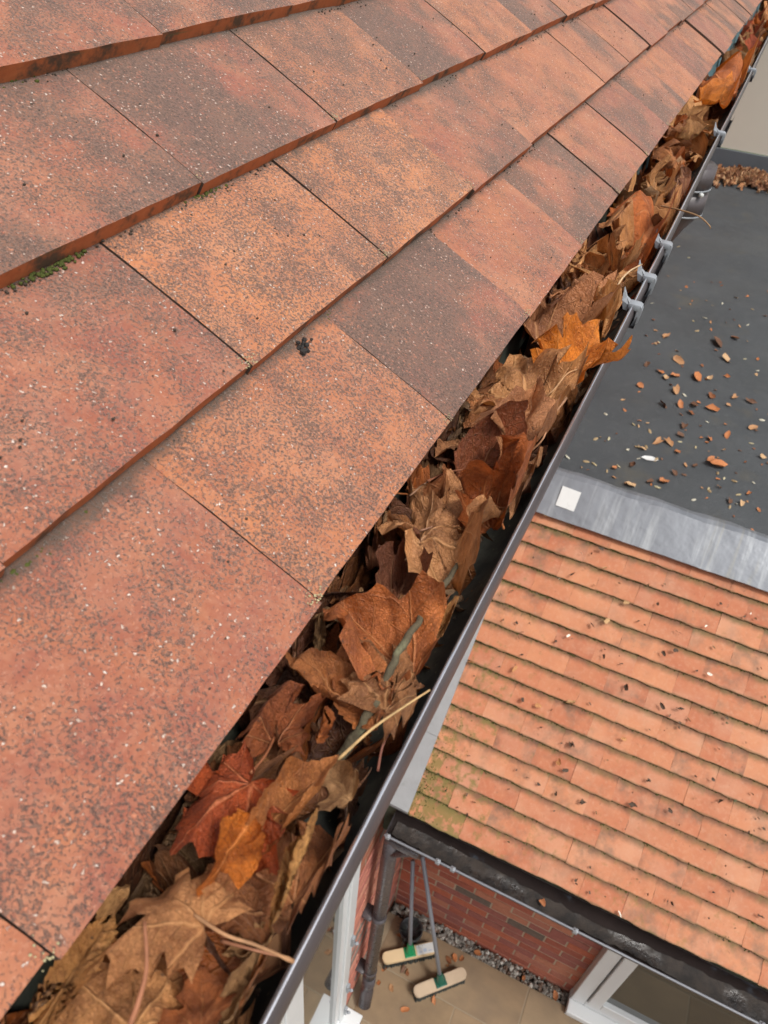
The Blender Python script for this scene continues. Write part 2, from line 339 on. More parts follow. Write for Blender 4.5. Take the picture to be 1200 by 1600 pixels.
M = dict(tile=m_tile(), edge=m_tile_edge(), ltile=m_tile_low(), ledge=m_tile_low_edge(), leaf=m_leaf('lobed_leaf'), oval=m_leaf('pleated_leaf', True),
         scrap=m_ocol('leaf_scrap_brown', .7), stalk=m_ocol('stem_skin', .65, .3, 90), gut=m_gutter(), lipm=m_lip(), flank=m_plain('brown_grey_plastic', (.070, .058, .060), .42, .2, 40, .1, 300), gutin=m_gutter_in(), brick=m_brick(), lead=m_lead(), felt=m_felt(), slab=m_slab(), glass=m_glass(), bwall=m_brickwall(),
         clip=m_plain('pale_grey_clip', (.24, .255, .275), .38, .2, 60, .15, 300), moss=m_plain('moss_green', (.062, .072, .017), .95, .5, 300, .5, 500, .001, .2),
         grit=m_plain('dark_grit', (.055, .042, .032), .95, .5, 400, .4, 500, .001, .2), lichen=m_plain('yellow_lichen', (.42, .37, .21), .9, .3, 400, .5, 700, .0006, .2),
         mortar=m_plain('mortar', (.40, .32, .23), .95, .2, 25, .5, 150, .003, .2, dirt=(.24, .17, .11)), white=m_plain('white_upvc', (.62, .64, .645), .35, .05, 8, .05, 60, dirt=(.5, .5, .47), dirt_at=(.62, .85)),
         cream=m_plain('cream_render', (.60, .565, .48), .9, .05, 3, .3, 90, .003, .2), upstand=m_plain('grey_upstand', (.10, .115, .13), .6, .2, 6, .2, 60),
         membrane=m_membrane(), under=m_plain('dark_underlay', (.03, .028, .026), .9, .3, 20), wood=m_plain('dark_timber', (.06, .045, .035), .8, .3, 15),
         strip=m_plain('grey_verge_flashing', (.25, .26, .265), .7, .2, 12, .4, 60, .004, dirt=(.15, .155, .14)), greenstain=m_plain('algae_timber', (.075, .095, .06), .8, .4, 10, dirt=(.02, .025, .02)),
         broomwood=m_plain('pale_broom_wood', (.58, .43, .25), .6, .12, 10, .2, 80), broomold=m_plain('worn_broom_wood', (.47, .36, .25), .75, .2, 10, .3, 80), bristle=m_plain('dark_bristle', (.035, .04, .035), .8, .3, 60), green=m_plain('green_plastic', (.012, .21, .075), .4, .1, 20, .05), dgreen=m_plain('dark_green_plastic', (.010, .085, .055), .4, .1, 20, .05),
         handle=m_plain('grey_broom_handle', (.20, .21, .235), .4, .15, 10, .05), paper=m_plain('white_paper', (.56, .57, .56), .8, .08, 25, .1, dirt=(.36, .35, .32), dirt_at=(.58, .8)), pebble=m_ocol('pebble_stone', .8, .3, 50), ground=m_plain('rough_lawn', (.05, .07, .025), .95, .4, 2),
         soil=m_plain('dark_soil', (.045, .035, .026), .95, .4, 30, .6, 80, .006), seed=m_ocol('pale_seed', .7, .2, 90), blackdebris=m_plain('black_debris', (.02, .016, .014), .9, .4, 90), ink=m_plain('print_grey', (.35, .42, .52), .6, .1, 20),
         bark=m_plain('lichened_bark', (.085, .068, .042), .9, .45, 90, .8, 260, .002, .2, dirt=(.15, .145, .085), dirt_at=(.52, .68)), pot=m_plain('black_plastic', (.018, .018, .02), .45, .2, 20))
M['joint'] = m_plain('dirty_joint', (.05, .03, .02), .95, .4, 60)

# ---------------------------------------------------------------- ground and patio
ZP = -4.80
gr = MB(); gr.add([(-150, -150, ZP-.14), (150, -150, ZP-.14), (150, 150, ZP-.14), (-150, 150, ZP-.14)], [(0, 1, 2, 3)]); tag(gr.build('ground', M['ground']), kind='structure')
XW, YW = -.35, 1.53            # faces of the main wall and of the extension wall
patio = MB(); patio.box((XW, -6, ZP-.12), (6, 1.44, ZP-.003)); patio = tag(patio.build('patio', m_plain('pale_pointing', (.25, .195, .13), .9, .15, 12)), kind='structure')
def slab_mesh(w, h):
    b = MB(); b.box((-w/2, -h/2, -.03), (w/2, h/2, .012), bev=.004); o = b.build('paving_slab', M['slab']); me = o.data; bpy.data.objects.remove(o); return me
sm = slab_mesh(.893, .293); SLABC = [(.26, .185, .115), (.235, .165, .10), (.28, .205, .13), (.22, .155, .095)]
for j in range(12):
    x = XW+.045-(j*.37 % .9)
    while x < 4:
        x1 = x+.9; xa = max(x, XW+.045)
        if x1-xa > .1:
            o = share('paving_slab', sm, patio, ((xa+x1)/2, 1.44-.15-j*.3, ZP-.012), (rnd.gauss(0, .002), rnd.gauss(0, .002), 0), color=(*rnd.choice(SLABC), 1)); o.scale = ((x1-xa)/.9, 1, 1)
        x = x1
b = MB(); b.box((XW, 1.44, ZP-.12), (6, YW+.02, ZP-.055)); tag(b.build('border_strip', M['soil']), kind='structure')
pb = MB()
for i in range(900):
    x = rnd.uniform(XW+.02, 1.6); y = rnd.uniform(1.448, YW-.006); s = rnd.uniform(.006, .017)
    if .82 < x and y > 1.40: 
        continue
    bm = bmesh.new(); bmesh.ops.create_icosphere(bm, subdivisions=1, radius=s)
    for v in bm.verts: v.co = V((v.co.x*rnd.uniform(.8, 1.25)+x, v.co.y*rnd.uniform(.8, 1.2)+y, v.co.z*.7+ZP-.05+rnd.uniform(0, .035)))
    pb.bm(bm, rnd.choice((0, 0, 1, 2)))
def m_peb(n, c): return m_plain(n, c, .75, .3, 60)
tag(pb.build('gravel', None, None, True, [m_peb('pebble_grey', (.22, .2, .175)), m_peb('pebble_white', (.5, .47, .42)), m_peb('pebble_brown', (.16, .10, .07))]), 'grey and white pebbles along the foot of the extension wall', kind='stuff')

# ---------------------------------------------------------------- main house: wall, window, roof
house = empty('brick_house', (XW, 2, ZP), label='brick house whose red tiled roof fills the upper left', cat='house')
hinv = Matrix.Translation((-XW, -2, -ZP))
def H(o):            # parent a world-space mesh under the house
    o.parent = house; o.matrix_parent_inverse = hinv; return o
b = MB(); b.box((XW-.35, -7, ZP-.1), (XW-.011, -.9, -.25)); b.box((XW-.35, .83, ZP-.1), (XW-.004, 12, -.25)); b.box((XW-.35, -.9, ZP-.1), (XW-.011, .83, ZP+.03)); b.box((XW-.35, -.9, -2.29), (XW-.011, .83, -.25)); b.box((XW-.5, -.9, ZP), (XW-.36, .83, -2.3))
hwall = H(b.build('wall', M['bwall']))
def brick_mesh(dx, dy, dz):
    b = MB(); b.box((-dx/2, -dy/2, -dz/2), (dx/2, dy/2, dz/2), bev=.0025); o = b.build('brick', M['brick']); me = o.data; bpy.data.objects.remove(o); return me
BRC = [(.33, .10, .065), (.37, .125, .078), (.30, .09, .06), (.40, .16, .10), (.36, .14, .095), (.28, .10, .08), (.39, .115, .066)]
def brickcol(): return (*rnd.choice(BRC), 1) if rnd.random() > .05 else (.14, .105, .085, 1)
mbs, mbh = brick_mesh(.05, .215, .065), brick_mesh(.05, .1025, .065)
for r in range(24):
    z = ZP+.045+r*.075; y = .838
    seq = [mbs]*3 if r % 2 else [mbh]+[mbs]*3
    for me in seq:
        L = .215 if me is mbs else .1025
        if y+L < YW+.12: share('brick', me, hwall, (XW-.025+rnd.gauss(0, .0015), y+L/2, z), (0, rnd.gauss(0, .006), 0), color=tuple(c*1.25+.04 for c in brickcol()[:3])+(1,))  # brick colours lightened here to look lit
        y += L+.01
# window of the main wall
win = MB(); YA, YB, ZA, ZB = -.88, .82, ZP+.035, -2.3
f0, f1 = XW-.06, XW+.012
win.box((f0, YB-.07, ZA), (f1, YB, ZB), bev=.004); win.box((f0, YA, ZA), (f1, YA+.07, ZB), bev=.004); win.box((f0, YA+.07, ZA), (f1, YB-.07, ZA+.07), bev=.004); win.box((f0, YA+.07, ZB-.07), (f1, YB-.07, ZB), bev=.004)
win.box((f0+.008, .255, ZA+.07), (f1-.006, .335, ZB-.07), bev=.004); win.box((f0+.008, -.36, ZA+.07), (f1-.006, -.28, ZB-.07), bev=.004)
win = H(win.build('window', M['white']))
def sub(b, name, mat, parent, smooth=False):
    o = b.build(name, mat, parent, smooth); o.matrix_parent_inverse = parent.matrix_parent_inverse.copy() if parent.parent is None else Matrix.Identity(4); return o
for y0, y1 in ((.335, YB-.07), (-.28, .255), (YA+.07, -.36)):
    s = MB(); a, c, e = y0+.002, y1-.002, .045
    x0, x1 = f0+.02, f1-.012
    s.box((x0, a, ZA+.072), (x1, a+e, ZB-.072)); s.box((x0, c-e, ZA+.072), (x1, c, ZB-.072)); s.box((x0, a+e, ZA+.072), (x1, c-e, ZA+.072+e)); s.box((x0, a+e, ZB-.072-e), (x1, c-e, ZB-.072)); sub(s, 'sash', M['white'], win)
    p = MB(); p.box((x0+.012, a+e, ZA+.117), (x0+.022, c-e, ZB-.117)); sub(p, 'pane', M['glass'], win)
s = MB(); s.box((XW-.02, YA-.02, ZP+.002), (XW+.11, YB+.03, ZP+.034), bev=.004); sub(s, 'sill', M['white'], win)
for z in (-3.55, -4.25, -4.65):
    s = MB(); s.box((f1, YB-.03, z-.05), (f1+.016, YB-.008, z+.05), bev=.003); s.tube([(f1+.004, YB-.019, z-.014), (f1+.026, YB-.019, z-.014), (f1+.03, YB-.019, z+.0)], .008, 8); sub(s, 'hinge', M['clip'], win)
# eaves woodwork
b = MB(); b.box((-.075, -7, -.22), (-.052, 12, -.012)); H(b.build('fascia', M['wood']))
b = MB(); b.box((XW-.02, -7, -.228), (-.078, 12, -.215)); H(b.build('soffit', M['white']))
P, PT, GA, TW, TH = 0.56493, math.radians(25.7), 0.10109, .165, .0114
def cpt(c, y): return V((-c*GA*math.cos(P), y, c*GA*math.sin(P)))
b = MB(); b.sweep([(-.0185, -.0135), (-.0150, -.060), (-.0175, -.060), (-.0210, -.0125), (-.10, .014), (-.10, .017)], -7, 12, 40, closed=True, jit=lambda y: (.0008*math.sin(y*9)+.0006*math.sin(y*23), 0)); H(b.build('eaves_membrane', M['membrane']))
NC = 12
b = MB(); e0, e1 = cpt(.7, 0), cpt(NC+.5, 0); n = V((-math.sin(P), 0, -math.cos(P)))*.0
b.add([(e0.x, -7, e0.z-.045), (e0.x, 12, e0.z-.045), (e1.x, 12, e1.z-.045), (e1.x, -7, e1.z-.045)], [(0, 1, 2, 3)]); roof = H(b.build('roof', M['under']))
def tile_mesh(name, L, wd, th, mats, seed, nx=9, ny=10, camber=.0016, jit=.0007):
    r = random.Random(seed); vs = []; fs = []; mi = []
    fj = [r.gauss(0, jit) for _ in range(ny+1)]; sj = [r.gauss(0, jit*.6) for _ in range(nx+1)]; s2 = [r.gauss(0, jit*.6) for _ in range(nx+1)]
    def X(i): return -L*(1-i/nx)**1.4
    for lay in (0, 1):
        for i in range(nx+1):
            for j in range(ny+1):
                x = X(i); y = -wd/2+wd*j/ny
                if i == nx: x += fj[j]+(0 if lay == 0 else -.0008)
                if j == 0: y += sj[i]
                if j == ny: y += s2[i]
                z = -camber*((x+L*.5)/(L*.5))**2*1.0-.0008*(2*y/wd)**2+r.gauss(0, .00012)
                if i == nx and lay == 0: z -= .0006
                vs.append((x, y, z-lay*th))
    n = (nx+1)*(ny+1); I = lambda i, j: i*(ny+1)+j
    for i in range(nx):
        for j in range(ny):
            fs.append((I(i, j), I(i+1, j), I(i+1, j+1), I(i, j+1))); mi.append(0)
    for i in range(0, nx, 3):
        fs.append((n+I(i, 0), n+I(i, ny), n+I(i+3, ny), n+I(i+3, 0))); mi.append(1)
    for i in range(nx):
        fs.append((I(i, 0), n+I(i, 0), n+I(i+1, 0), I(i+1, 0))); mi.append(2)
        fs.append((I(i+1, ny), n+I(i+1, ny), n+I(i, ny), I(i, ny))); mi.append(2)
    for j in range(ny):
        fs.append((I(nx, j), n+I(nx, j), n+I(nx, j+1), I(nx, j+1))); mi.append(1)
    me = bpy.data.meshes.new(name); me.from_pydata(vs, [], fs)
    for m in (*mats, M['joint']): me.materials.append(m)
    me.polygons.foreach_set('material_index', mi); me.update()
    bm = bmesh.new(); bm.from_mesh(me)
    for f in bm.faces: f.smooth = f.material_index == 0
    for e in bm.edges:
        e.smooth = len(e.link_faces) == 2 and e.link_faces[0].material_index == 0 and e.link_faces[1].material_index == 0
    bm.to_mesh(me); bm.free(); return me
tms = [tile_mesh('roof_tile', .205, .1639, TH, (M['tile'], M['edge']), s, jit=.00022) for s in range(5)]
# colour of the tiles one can pick out: (course, index) -> red..orange, dark smudge, dark grain
TCOL = {(0, -2): (.12, .45, .4), (0, -1): (.55, .35, .75), (0, 0): (.08, .9, .35), (0, 1): (.3, .42, .3), (0, 2): (.3, .9, .2), (0, 3): (.35, .7, .2), (0, -3): (.35, .1, .1),
        (1, -2): (.1, .4, .45), (1, -1): (.1, .45, .5), (1, 0): (.75, .25, .85), (1, 1): (.85, .3, .9), (1, 2): (.25, .75, .3), (1, 3): (.4, .5, .5),
        (2, -1): (.15, .8, .35), (2, 0): (.1, .85, .4), (2, 1): (.6, .5, .95), (2, 2): (.2, .95, .4), (2, 3): (.6, .3, .7), (3, 0): (.2, .8, .4), (3, 1): (.25, .7, .4)}
for c in range(NC):
    off = .5 if c % 2 else 0.
    for k in range(-12, 44):
        y = (k+.5)*TW-off*TW; pos = cpt(c, y)
        if y > 4.6 or (c > 6 and y > 3.0): continue
        kk = k if c % 2 == 0 else k
        col = TCOL.get((c, kk), (rnd.uniform(.1, .75), rnd.choice((.2, .5, .8, 1.)), rnd.uniform(.1, .6)))
        lift = abs(rnd.gauss(0, .0015))
        share('roof_tile', tms[(k*3+c) % 5], roof, (pos.x+rnd.gauss(0, .0014), pos.y+rnd.gauss(0, .0003), pos.z+lift*.7), (rnd.gauss(0, .0035), PT-P*0+rnd.gauss(0, .004)-lift*2, rnd.gauss(0, .0028)), color=(*col, 1))
# moss, grit and lichen on the roof
def tuft(mb, p, s, r):
    bm = bmesh.new(); bmesh.ops.create_icosphere(bm, subdivisions=1, radius=s)
    for v in bm.verts: v.co = V((v.co.x*r.uniform(.7, 1.3)+p.x, v.co.y*r.uniform(.8, 1.6)+p.y, v.co.z*r.uniform(.6, 1.2)+p.z))
    mb.bm(bm)
def ptile(c, y, d):   # point on the exposed surface of course c, d metres up the slope from its front edge
    q = cpt(c, y); return V((q.x-d*math.cos(PT), y, q.z+d*math.sin(PT)+.0002))
moss = MB(); grit = MB(); r = random.Random(5)
GT = GA*math.cos(P-PT)
for c, y0, y1, n in ((0, -.30, -.20, 90), (0, -.09, .045, 190), (1, -.155, -.085, 60), (2, -.12, .0, 20), (0, .06, .14, 60), (1, -.02, .03, 25), (0, -.45, -.30, 20)):
    for i in range(n):
        y = r.triangular(y0, y1); tuft(moss, ptile(c, y, GT-abs(r.gauss(0, .0022))), r.uniform(.0005, .0014), r)
for c in (0, 1, 2, 3):
    for i in range(700 if c < 3 else 250):
        y = r.uniform(-.5, 1.9)
        if math.sin(y*37+c)+math.sin(y*91+c*2)+r.gauss(0, .6) < -.2: continue
        tuft(grit, ptile(c, y, GT-abs(r.gauss(0, .0035))), r.uniform(.0003, .0009), r)
for i in range(260): tuft(grit, ptile(r.choice((0, 1, 2)), r.uniform(-.4, 1.2), r.uniform(.005, .09)), r.uniform(.0004, .0009), r)
o = moss.build('moss', M['moss'], roof, True); o['kind'] = 'stuff'
o = grit.build('grit', M['grit'], roof, True); o['kind'] = 'stuff'
lic = MB()
for c, y in ((0, 0), (0, .165), (0, .33), (0, .495), (0, .66), (0, .825), (0, -.165), (1, .0825), (1, .2475), (1, -.0825), (2, 0), (2, .33), (0, -.33), (1, .5775), (2, .165), (0, 1.155)):
    for i in range(r.randint(10, 34)):
        a = ptile(c, y+r.gauss(-.001, .003), abs(r.gauss(.001, .0035))); s = r.uniform(.0002, .0005)
        bm = bmesh.new(); bmesh.ops.create_icosphere(bm, subdivisions=1, radius=s)
        for v in bm.verts: v.co = V((v.co.x*1.4+a.x, v.co.y*1.2+a.y, v.co.z*.35+a.z+.0002))
        lic.bm(bm)
o = lic.build('lichen', M['lichen'], roof, True); o['kind'] = 'stuff'

# ---------------------------------------------------------------- extension with the lower roof, flat roof, door
YL, ZL, Q, XL, GL, XV = 1.0586, -2.6757, 0.63699, 0.3877, 0.09511, -0.2598
ext = empty('house_extension', (1, YW, ZP), label='single storey brick extension with orange tiled slope and dark flat roof', cat='house')
einv = Matrix.Translation((-1, -YW, -ZP))
def E(o): o.parent = ext; o.matrix_parent_inverse = einv; return o
b = MB(); b.box((XW, YW+.004, ZP-.1), (.83, YW+.3, ZL-.1)); b.box((.83, YW+.25, ZP-.1), (6, YW+.3, ZL-.1)); b.box((.83, YW+.011, ZP+2.25), (6, YW+.25, ZL-.1))
ewall = E(b.build('wall', M['mortar']))
ebs, ebh = brick_mesh(.215, .05, .065), brick_mesh(.1025, .05, .065)
for rr in range(28):
    z = ZP+.0-.03+rr*.075; x = XW+.01
    seq = [ebs]*6 if rr % 2 else [ebh]+[ebs]*6
    for me in seq:
        L = .215 if me is ebs else .1025
        if x+L > .826:
            if .826-x > .04:
                o = share('brick', me, ewall, ((x+.826)/2, YW+.025, z), color=brickcol()); o.scale = ((.826-x)/L, 1, 1)
            break
        share('brick', me, ewall, (x+L/2, YW+.025+rnd.gauss(0, .0012), z), (rnd.gauss(0, .004), rnd.gauss(0, .003), 0), color=brickcol()); x += L+.01
# glazed door of the extension
d = MB(); ya, yb, za = 1.47, 1.545, ZP+.06
d.box((.828, ya, za), (.905, yb, ZP+2.2), bev=.005); d.box((.905, ya, za), (2.55, yb, za+.075), bev=.005); d.box((2.55, ya, za), (2.63, yb, ZP+2.2), bev=.005); d.box((.905, ya, ZP+2.125), (2.55, yb, ZP+2.2), bev=.005)
door = E(d.build('glazed_door', M['white']))
s = MB(); s.box((.822, 1.395, ZP+.004), (2.65, 1.475, ZP+.058), bev=.006); s.box((.822, 1.476, ZP+.004), (2.65, 1.54, ZP+.058)); sub(s, 'sill', M['white'], door)
s = MB(); xa, xb, zb = .913, 2.54, za+.084
s.box((xa, ya-.012, zb), (xa+.07, yb-.014, ZP+2.12), bev=.005); s.box((xa+.07, ya-.012, zb), (xb-.07, yb-.014, zb+.075), bev=.005); s.box((xb-.07, ya-.012, zb), (xb, yb-.014, ZP+2.12), bev=.005); s.box((xa+.07, ya-.012, ZP+2.05), (xb-.07, yb-.014, ZP+2.12), bev=.005); sub(s, 'sash', M['white'], door)
s = MB(); s.box((xa+.07, ya+.02, zb+.075), (xb-.07, ya+.03, ZP+2.05)); sub(s, 'pane', M['glass'], door)
# lower roof slope
LP = Q-math.radians(7.6)
def lpt(c, x): return V((x, YL+c*GL*math.cos(Q), ZL+c*GL*math.sin(Q)))
b = MB(); a0, a1 = lpt(.2, 0), lpt(16, 0)
b.add([(XW, a0.y, a0.z-.06), (6, a0.y, a0.z-.06), (6, a1.y, a1.z-.06), (XW, a1.y, a1.z-.06)], [(0, 1, 2, 3)]); lroof = E(b.build('roof', M['under']))
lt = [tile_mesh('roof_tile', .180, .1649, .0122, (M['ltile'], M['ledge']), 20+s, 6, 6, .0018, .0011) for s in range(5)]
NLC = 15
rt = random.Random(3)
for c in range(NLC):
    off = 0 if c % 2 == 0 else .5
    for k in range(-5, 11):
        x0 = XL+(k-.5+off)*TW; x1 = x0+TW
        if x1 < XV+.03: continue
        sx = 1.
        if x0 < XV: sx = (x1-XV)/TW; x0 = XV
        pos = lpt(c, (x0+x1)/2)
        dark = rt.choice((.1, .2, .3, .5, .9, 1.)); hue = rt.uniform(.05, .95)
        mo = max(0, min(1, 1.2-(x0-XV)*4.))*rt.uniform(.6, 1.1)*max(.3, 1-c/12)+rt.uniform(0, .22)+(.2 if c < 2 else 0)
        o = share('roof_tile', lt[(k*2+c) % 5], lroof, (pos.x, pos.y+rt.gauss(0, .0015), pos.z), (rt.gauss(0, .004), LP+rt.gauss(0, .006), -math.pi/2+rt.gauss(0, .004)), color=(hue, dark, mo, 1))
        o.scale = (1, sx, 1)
# moss along the courses, chiefly near the verge
mm = MB()
for i in range(3800):
    c = rt.randint(0, NLC-1); x = XV+abs(rt.gauss(0, .25)) if rt.random() < .45 else rt.uniform(XV, 1.3)
    q = lpt(c, x); dd = GL*math.cos(Q-LP)-abs(rt.gauss(0, .003))
    tuft(mm, V((x, q.y+dd*math.cos(LP), q.z+dd*math.sin(LP))), rt.uniform(.0012, .0032), rt)
for i in range(260):
    c = rt.choice((0, 0, 1, 1, 2, 3, 4)); x = XV+abs(rt.gauss(0, .05)); q = lpt(c, x); dd = rt.uniform(0, GL)
    tuft(mm, V((x, q.y+dd*math.cos(LP), q.z+dd*math.sin(LP))), rt.uniform(.001, .0028), rt)
o = mm.build('moss', M['moss'], lroof, True); o['kind'] = 'stuff'; o.matrix_parent_inverse = Matrix.Identity(4)
# verge strip against the main wall
b = MB()
for i in range(5):
    p0, p1 = lpt(i*3.4, 0), lpt(i*3.4+3.5, 0); k = .004*(i % 2)
    b.add([(XW+.001, p0.y, p0.z+.012+k), (XV+.012, p0.y, p0.z+.004+k), (XV+.012, p1.y, p1.z+.004+k), (XW+.001, p1.y, p1.z+.012+k), (XW+.001, p0.y, p0.z-.01), (XV+.012, p0.y, p0.z-.01), (XV+.012, p1.y, p1.z-.01), (XW+.001, p1.y, p1.z-.01)],
          [(0, 1, 2, 3), (0, 4, 5, 1), (1, 5, 6, 2), (2, 6, 7, 3)])
E(b.build('verge_flashing', M['strip']))
b = MB(); b.box((XW, YL+.014, ZL-.26), (6, YL+.034, ZL-.014)); E(b.build('fascia', M['greenstain']))
b = MB(); b.box((XW, YL+.036, ZL-.262), (6, YW+.01, ZL-.245)); E(b.build('soffit', M['white']))
# lead flashing and flat roof
ZF = -1.745; lb, ltp = V((0, 2.148, -1.842)), V((0, 2.302, -1.728))
b = MB(); nn = V((0, -math.sin(Q), math.cos(Q)))
NX = 90; prof = [lb-nn*.006, lb+nn*.002, lb*.65+ltp*.35+nn*.004, lb*.3+ltp*.7+nn*.003, ltp+nn*.004, ltp+V((0, .022, .008)), ltp+V((0, .05, .0)), ltp+V((0, .07, -.012))]
vs = []; r = random.Random(9)
for i in range(NX+1):
    x = XW+(4.5-XW)*i/NX
    for j, p in enumerate(prof):
        w = (.3+.7*(j > 1))*(.0025*math.sin(x*21+j*.4)+.001*math.sin(x*57+j)); vs.append((x, p.y+w*.6+.02*(0 if j else 0), p.z+w))
k = len(prof); fs = [(i*k+j, (i+1)*k+j, (i+1)*k+j+1, i*k+j+1) for i in range(NX) for j in range(k-1)]
E(autosmooth(mesh_obj('lead_flashing', vs, fs, M['lead'], None, True), 18))
b = MB(); b.box((XW, 2.33, ZF-.06), (6, 7.72, ZF)); b.box((XW, 2.33, -3.2), (XW+.02, 7.7, ZF-.06)); E(b.build('flat_roof', M['felt']))
# far rendered wall
rw = empty('rendered_wall', (1.5, 7.8, ZF), label='smooth cream rendered wall rising at the far end of the flat roof', cat='wall')
def par(b, name, mat, root, smooth=False):
    o = b.build(name, mat, root, smooth); o.matrix_parent_inverse = Matrix.Translation(-root.location); return o
b = MB(); b.box((XW, 7.60, -1.565), (6, 8.0, 2.6)); par(b, 'render', M['cream'], rw)
b = MB(); b.box((XW, 7.575, ZF+.001), (6, 7.598, -1.57), bev=.004); par(b, 'upstand', M['upstand'], rw)

# ---------------------------------------------------------------- gutters and downpipes
def gutter_prof(cx, cz, rad, lip_out=1, t=.0024, n=18):
    inn = []; out = []
    for i in range(n+1):
        a = math.pi*(i/n)
        inn.append((cx-rad*math.cos(a)*1.0, cz-rad*math.sin(a)*1.02)); out.append((cx-(rad+t)*math.cos(a), cz-(rad+t)*math.sin(a)*1.02))
    return inn, out
GX, GZ, GR = .0080, -.030, .0525
inn, outp = gutter_prof(GX, GZ, GR)
gut = empty('roof_gutter', (GX, 1.5, GZ), label='dark grey half round gutter packed with dead leaves along the main eaves', cat='gutter')
def sweep_open(prof, y0, y1, n, flip=False, jit=None):
    k = len(prof); vs = []; fs = []
    for i in range(n+1):
        y = y0+(y1-y0)*i/n; j = jit(y) if jit else (0, 0); vs += [(x+j[0], y, z+j[1]) for x, z in prof]
    for i in range(n):
        for q in range(k-1):
            a = i*k+q; f = (a, a+1, a+1+k, a+k); fs.append(f[::-1] if flip else f)
    b = MB(); b.add(vs, fs); return b
gj = lambda y: (.0006*math.sin(y*2.1)+.0004*math.sin(y*5.7), .001*math.sin(y*1.7+1))
lipc = (GX+GR+.0030, GZ+.0005); LIPC0 = GX+GR+.0014
lip = [(GX+GR-.0004, GZ-.004), (GX+GR-.0002, GZ+.0015)]+[(LIPC0-.0017*math.cos(a), GZ+.0016+.0021*math.sin(a)) for a in [math.pi*i/10 for i in range(1, 8)]]+[(LIPC0+.0022, GZ+.0002), (LIPC0+.0030, GZ-.0035), (LIPC0+.0030, GZ-.0085), (LIPC0+.0018, GZ-.0105)]
back = [(GX-GR-.0012, GZ+.016)]
b = sweep_open(back+inn+[], -1.2, 9, 70, jit=gj); o = par(b, 'trough', M['gutin'], gut, True)
par(sweep_open(lip[:8], -1.2, 9, 70, True, jit=gj), 'lip', M['lipm'], gut, True)
par(sweep_open(lip[7:], -1.2, 9, 70, True, jit=gj), 'lip_flank', M['flank'], gut, True)
b = sweep_open(lip[-1:]+[(x, z) for x, z in outp[::-1]][1:]+[(GX-GR-.0036, GZ+.016), back[0]], -1.2, 9, 70, True, jit=gj); o = par(b, 'outer_shell', M['gut'], gut, True)
def clip_mesh(w=.0062):
    b = MB(); L = lipc
    b.box((L[0]-.0066, -w, L[1]-.001), (L[0]+.0062, w, L[1]+.0062), bev=.0016)
    pr = [(L[0]+.0035, L[1]+.0058), (L[0]+.0072, L[1]+.0044), (L[0]+.0086, L[1]+.0005), (L[0]+.0078, L[1]-.0120), (L[0]+.0040, L[1]-.0170), (L[0]+.0020, L[1]-.0170), (L[0]+.0036, L[1]-.0110), (L[0]+.0038, L[1]+.0)]
    b.sweep(pr, -w*.92, w*.92)
    o = autosmooth(b.build('x', M['clip']), 35); me = o.data; bpy.data.objects.remove(o); return me
def spur_mesh():
    # curved pointed spur standing up on the inner side of the clip
    L = lipc; b = MB(); pr = [(L[0]-.0060, L[1]-.003), (L[0]-.0058, L[1]+.0035), (L[0]-.0058, L[1]+.0060), (L[0]-.0100, L[1]+.0100), (L[0]-.0150, L[1]+.0190), (L[0]-.0136, L[1]+.0070), (L[0]-.0105, L[1]-.002)]
    k = len(pr); vs = [(x, -.0045, z) for x, z in pr]+[(x, .0045, z) for x, z in pr]
    for i in (3, 4): 
        vs[i] = (vs[i][0], -.0018, vs[i][2]); vs[i+k] = (vs[i+k][0], .0018, vs[i+k][2])
    b.add(vs, [tuple(range(k)), tuple(range(2*k-1, k-1, -1))]+[(i, i+k, (i+1) % k+k, (i+1) % k) for i in range(k)]); o = b.build('x', M['clip']); me = o.data; bpy.data.objects.remove(o); return me
cm, spm = clip_mesh(), spur_mesh()
cm.name = 'clip'; spm.name = 'spur'
for y in (.286, .354, .448, .955, 1.53, 2.4, 3.3, 4.2):
    o = share('clip', cm, gut, (-GX+gj(y)[0], y-1.5, -GZ+gj(y)[1])); s = share('spur', spm, o, (0, 0, 0)); q_ = .86; o.scale = (q_, q_, q_); o.location += V((lipc[0]*(1-q_), 0, lipc[1]*(1-q_)))
o_prof = [(GX+(GR+.0034)*math.cos(a), GZ-(GR+.0034)*math.sin(a)) for a in [math.radians(d) for d in range(4, 176, 9)]]
for y0, y1, nm in ((.275, .462, 'union'), (.94, 1.13, 'outlet'), (1.49, 1.57, 'bracket'), (-.30, -.29, 'bracket')):
    if nm == 'bracket' and y0 < 0: continue
    b = sweep_open([(lipc[0]+.0062, lipc[1]-.004), (lipc[0]+.0060, lipc[1]-.013)]+o_prof[1:], y0, y1, 4, True); par(b, nm, M['gut'], gut, True)
# outlet and downpipe of the main gutter, far along
dp = empty('downpipe', (.036, 1.02, -.1), label='dark grey pipe dropping from the main gutter above the flat roof', cat='pipe')
b = MB(); b.tube([(.036, 1.02, -.088), (.039, 1.02, -.160), (.020, 1.02, -.195), (-.06, 1.02, -.24), (-.27, 1.02, -.33), (-.302, 1.06, -.39), (-.302, 2.45, -1.52), (-.302, 2.55, -1.60), (-.302, 2.56, -1.735)], .034, 18); par(b, 'pipe', M['flank'], dp, True)
for zc in (-.106, -.148):
    b = MB(); b.tube([(.036, 1.02, zc+.016), (.036, 1.02, zc-.016)], .0385, 20); par(b, 'collar', M['flank'], dp, True)
    b = MB(); b.tube([(.036, 1.02, zc-.0158), (.036, 1.02, zc-.0185)], .0392, 20); par(b, 'collar_rim', M['clip'], dp, True)
b = MB(); b.tube([(.062, .993, -.127), (.066, .989, -.127)], .0035, 10); par(b, 'screw', M['paper'], dp, True)
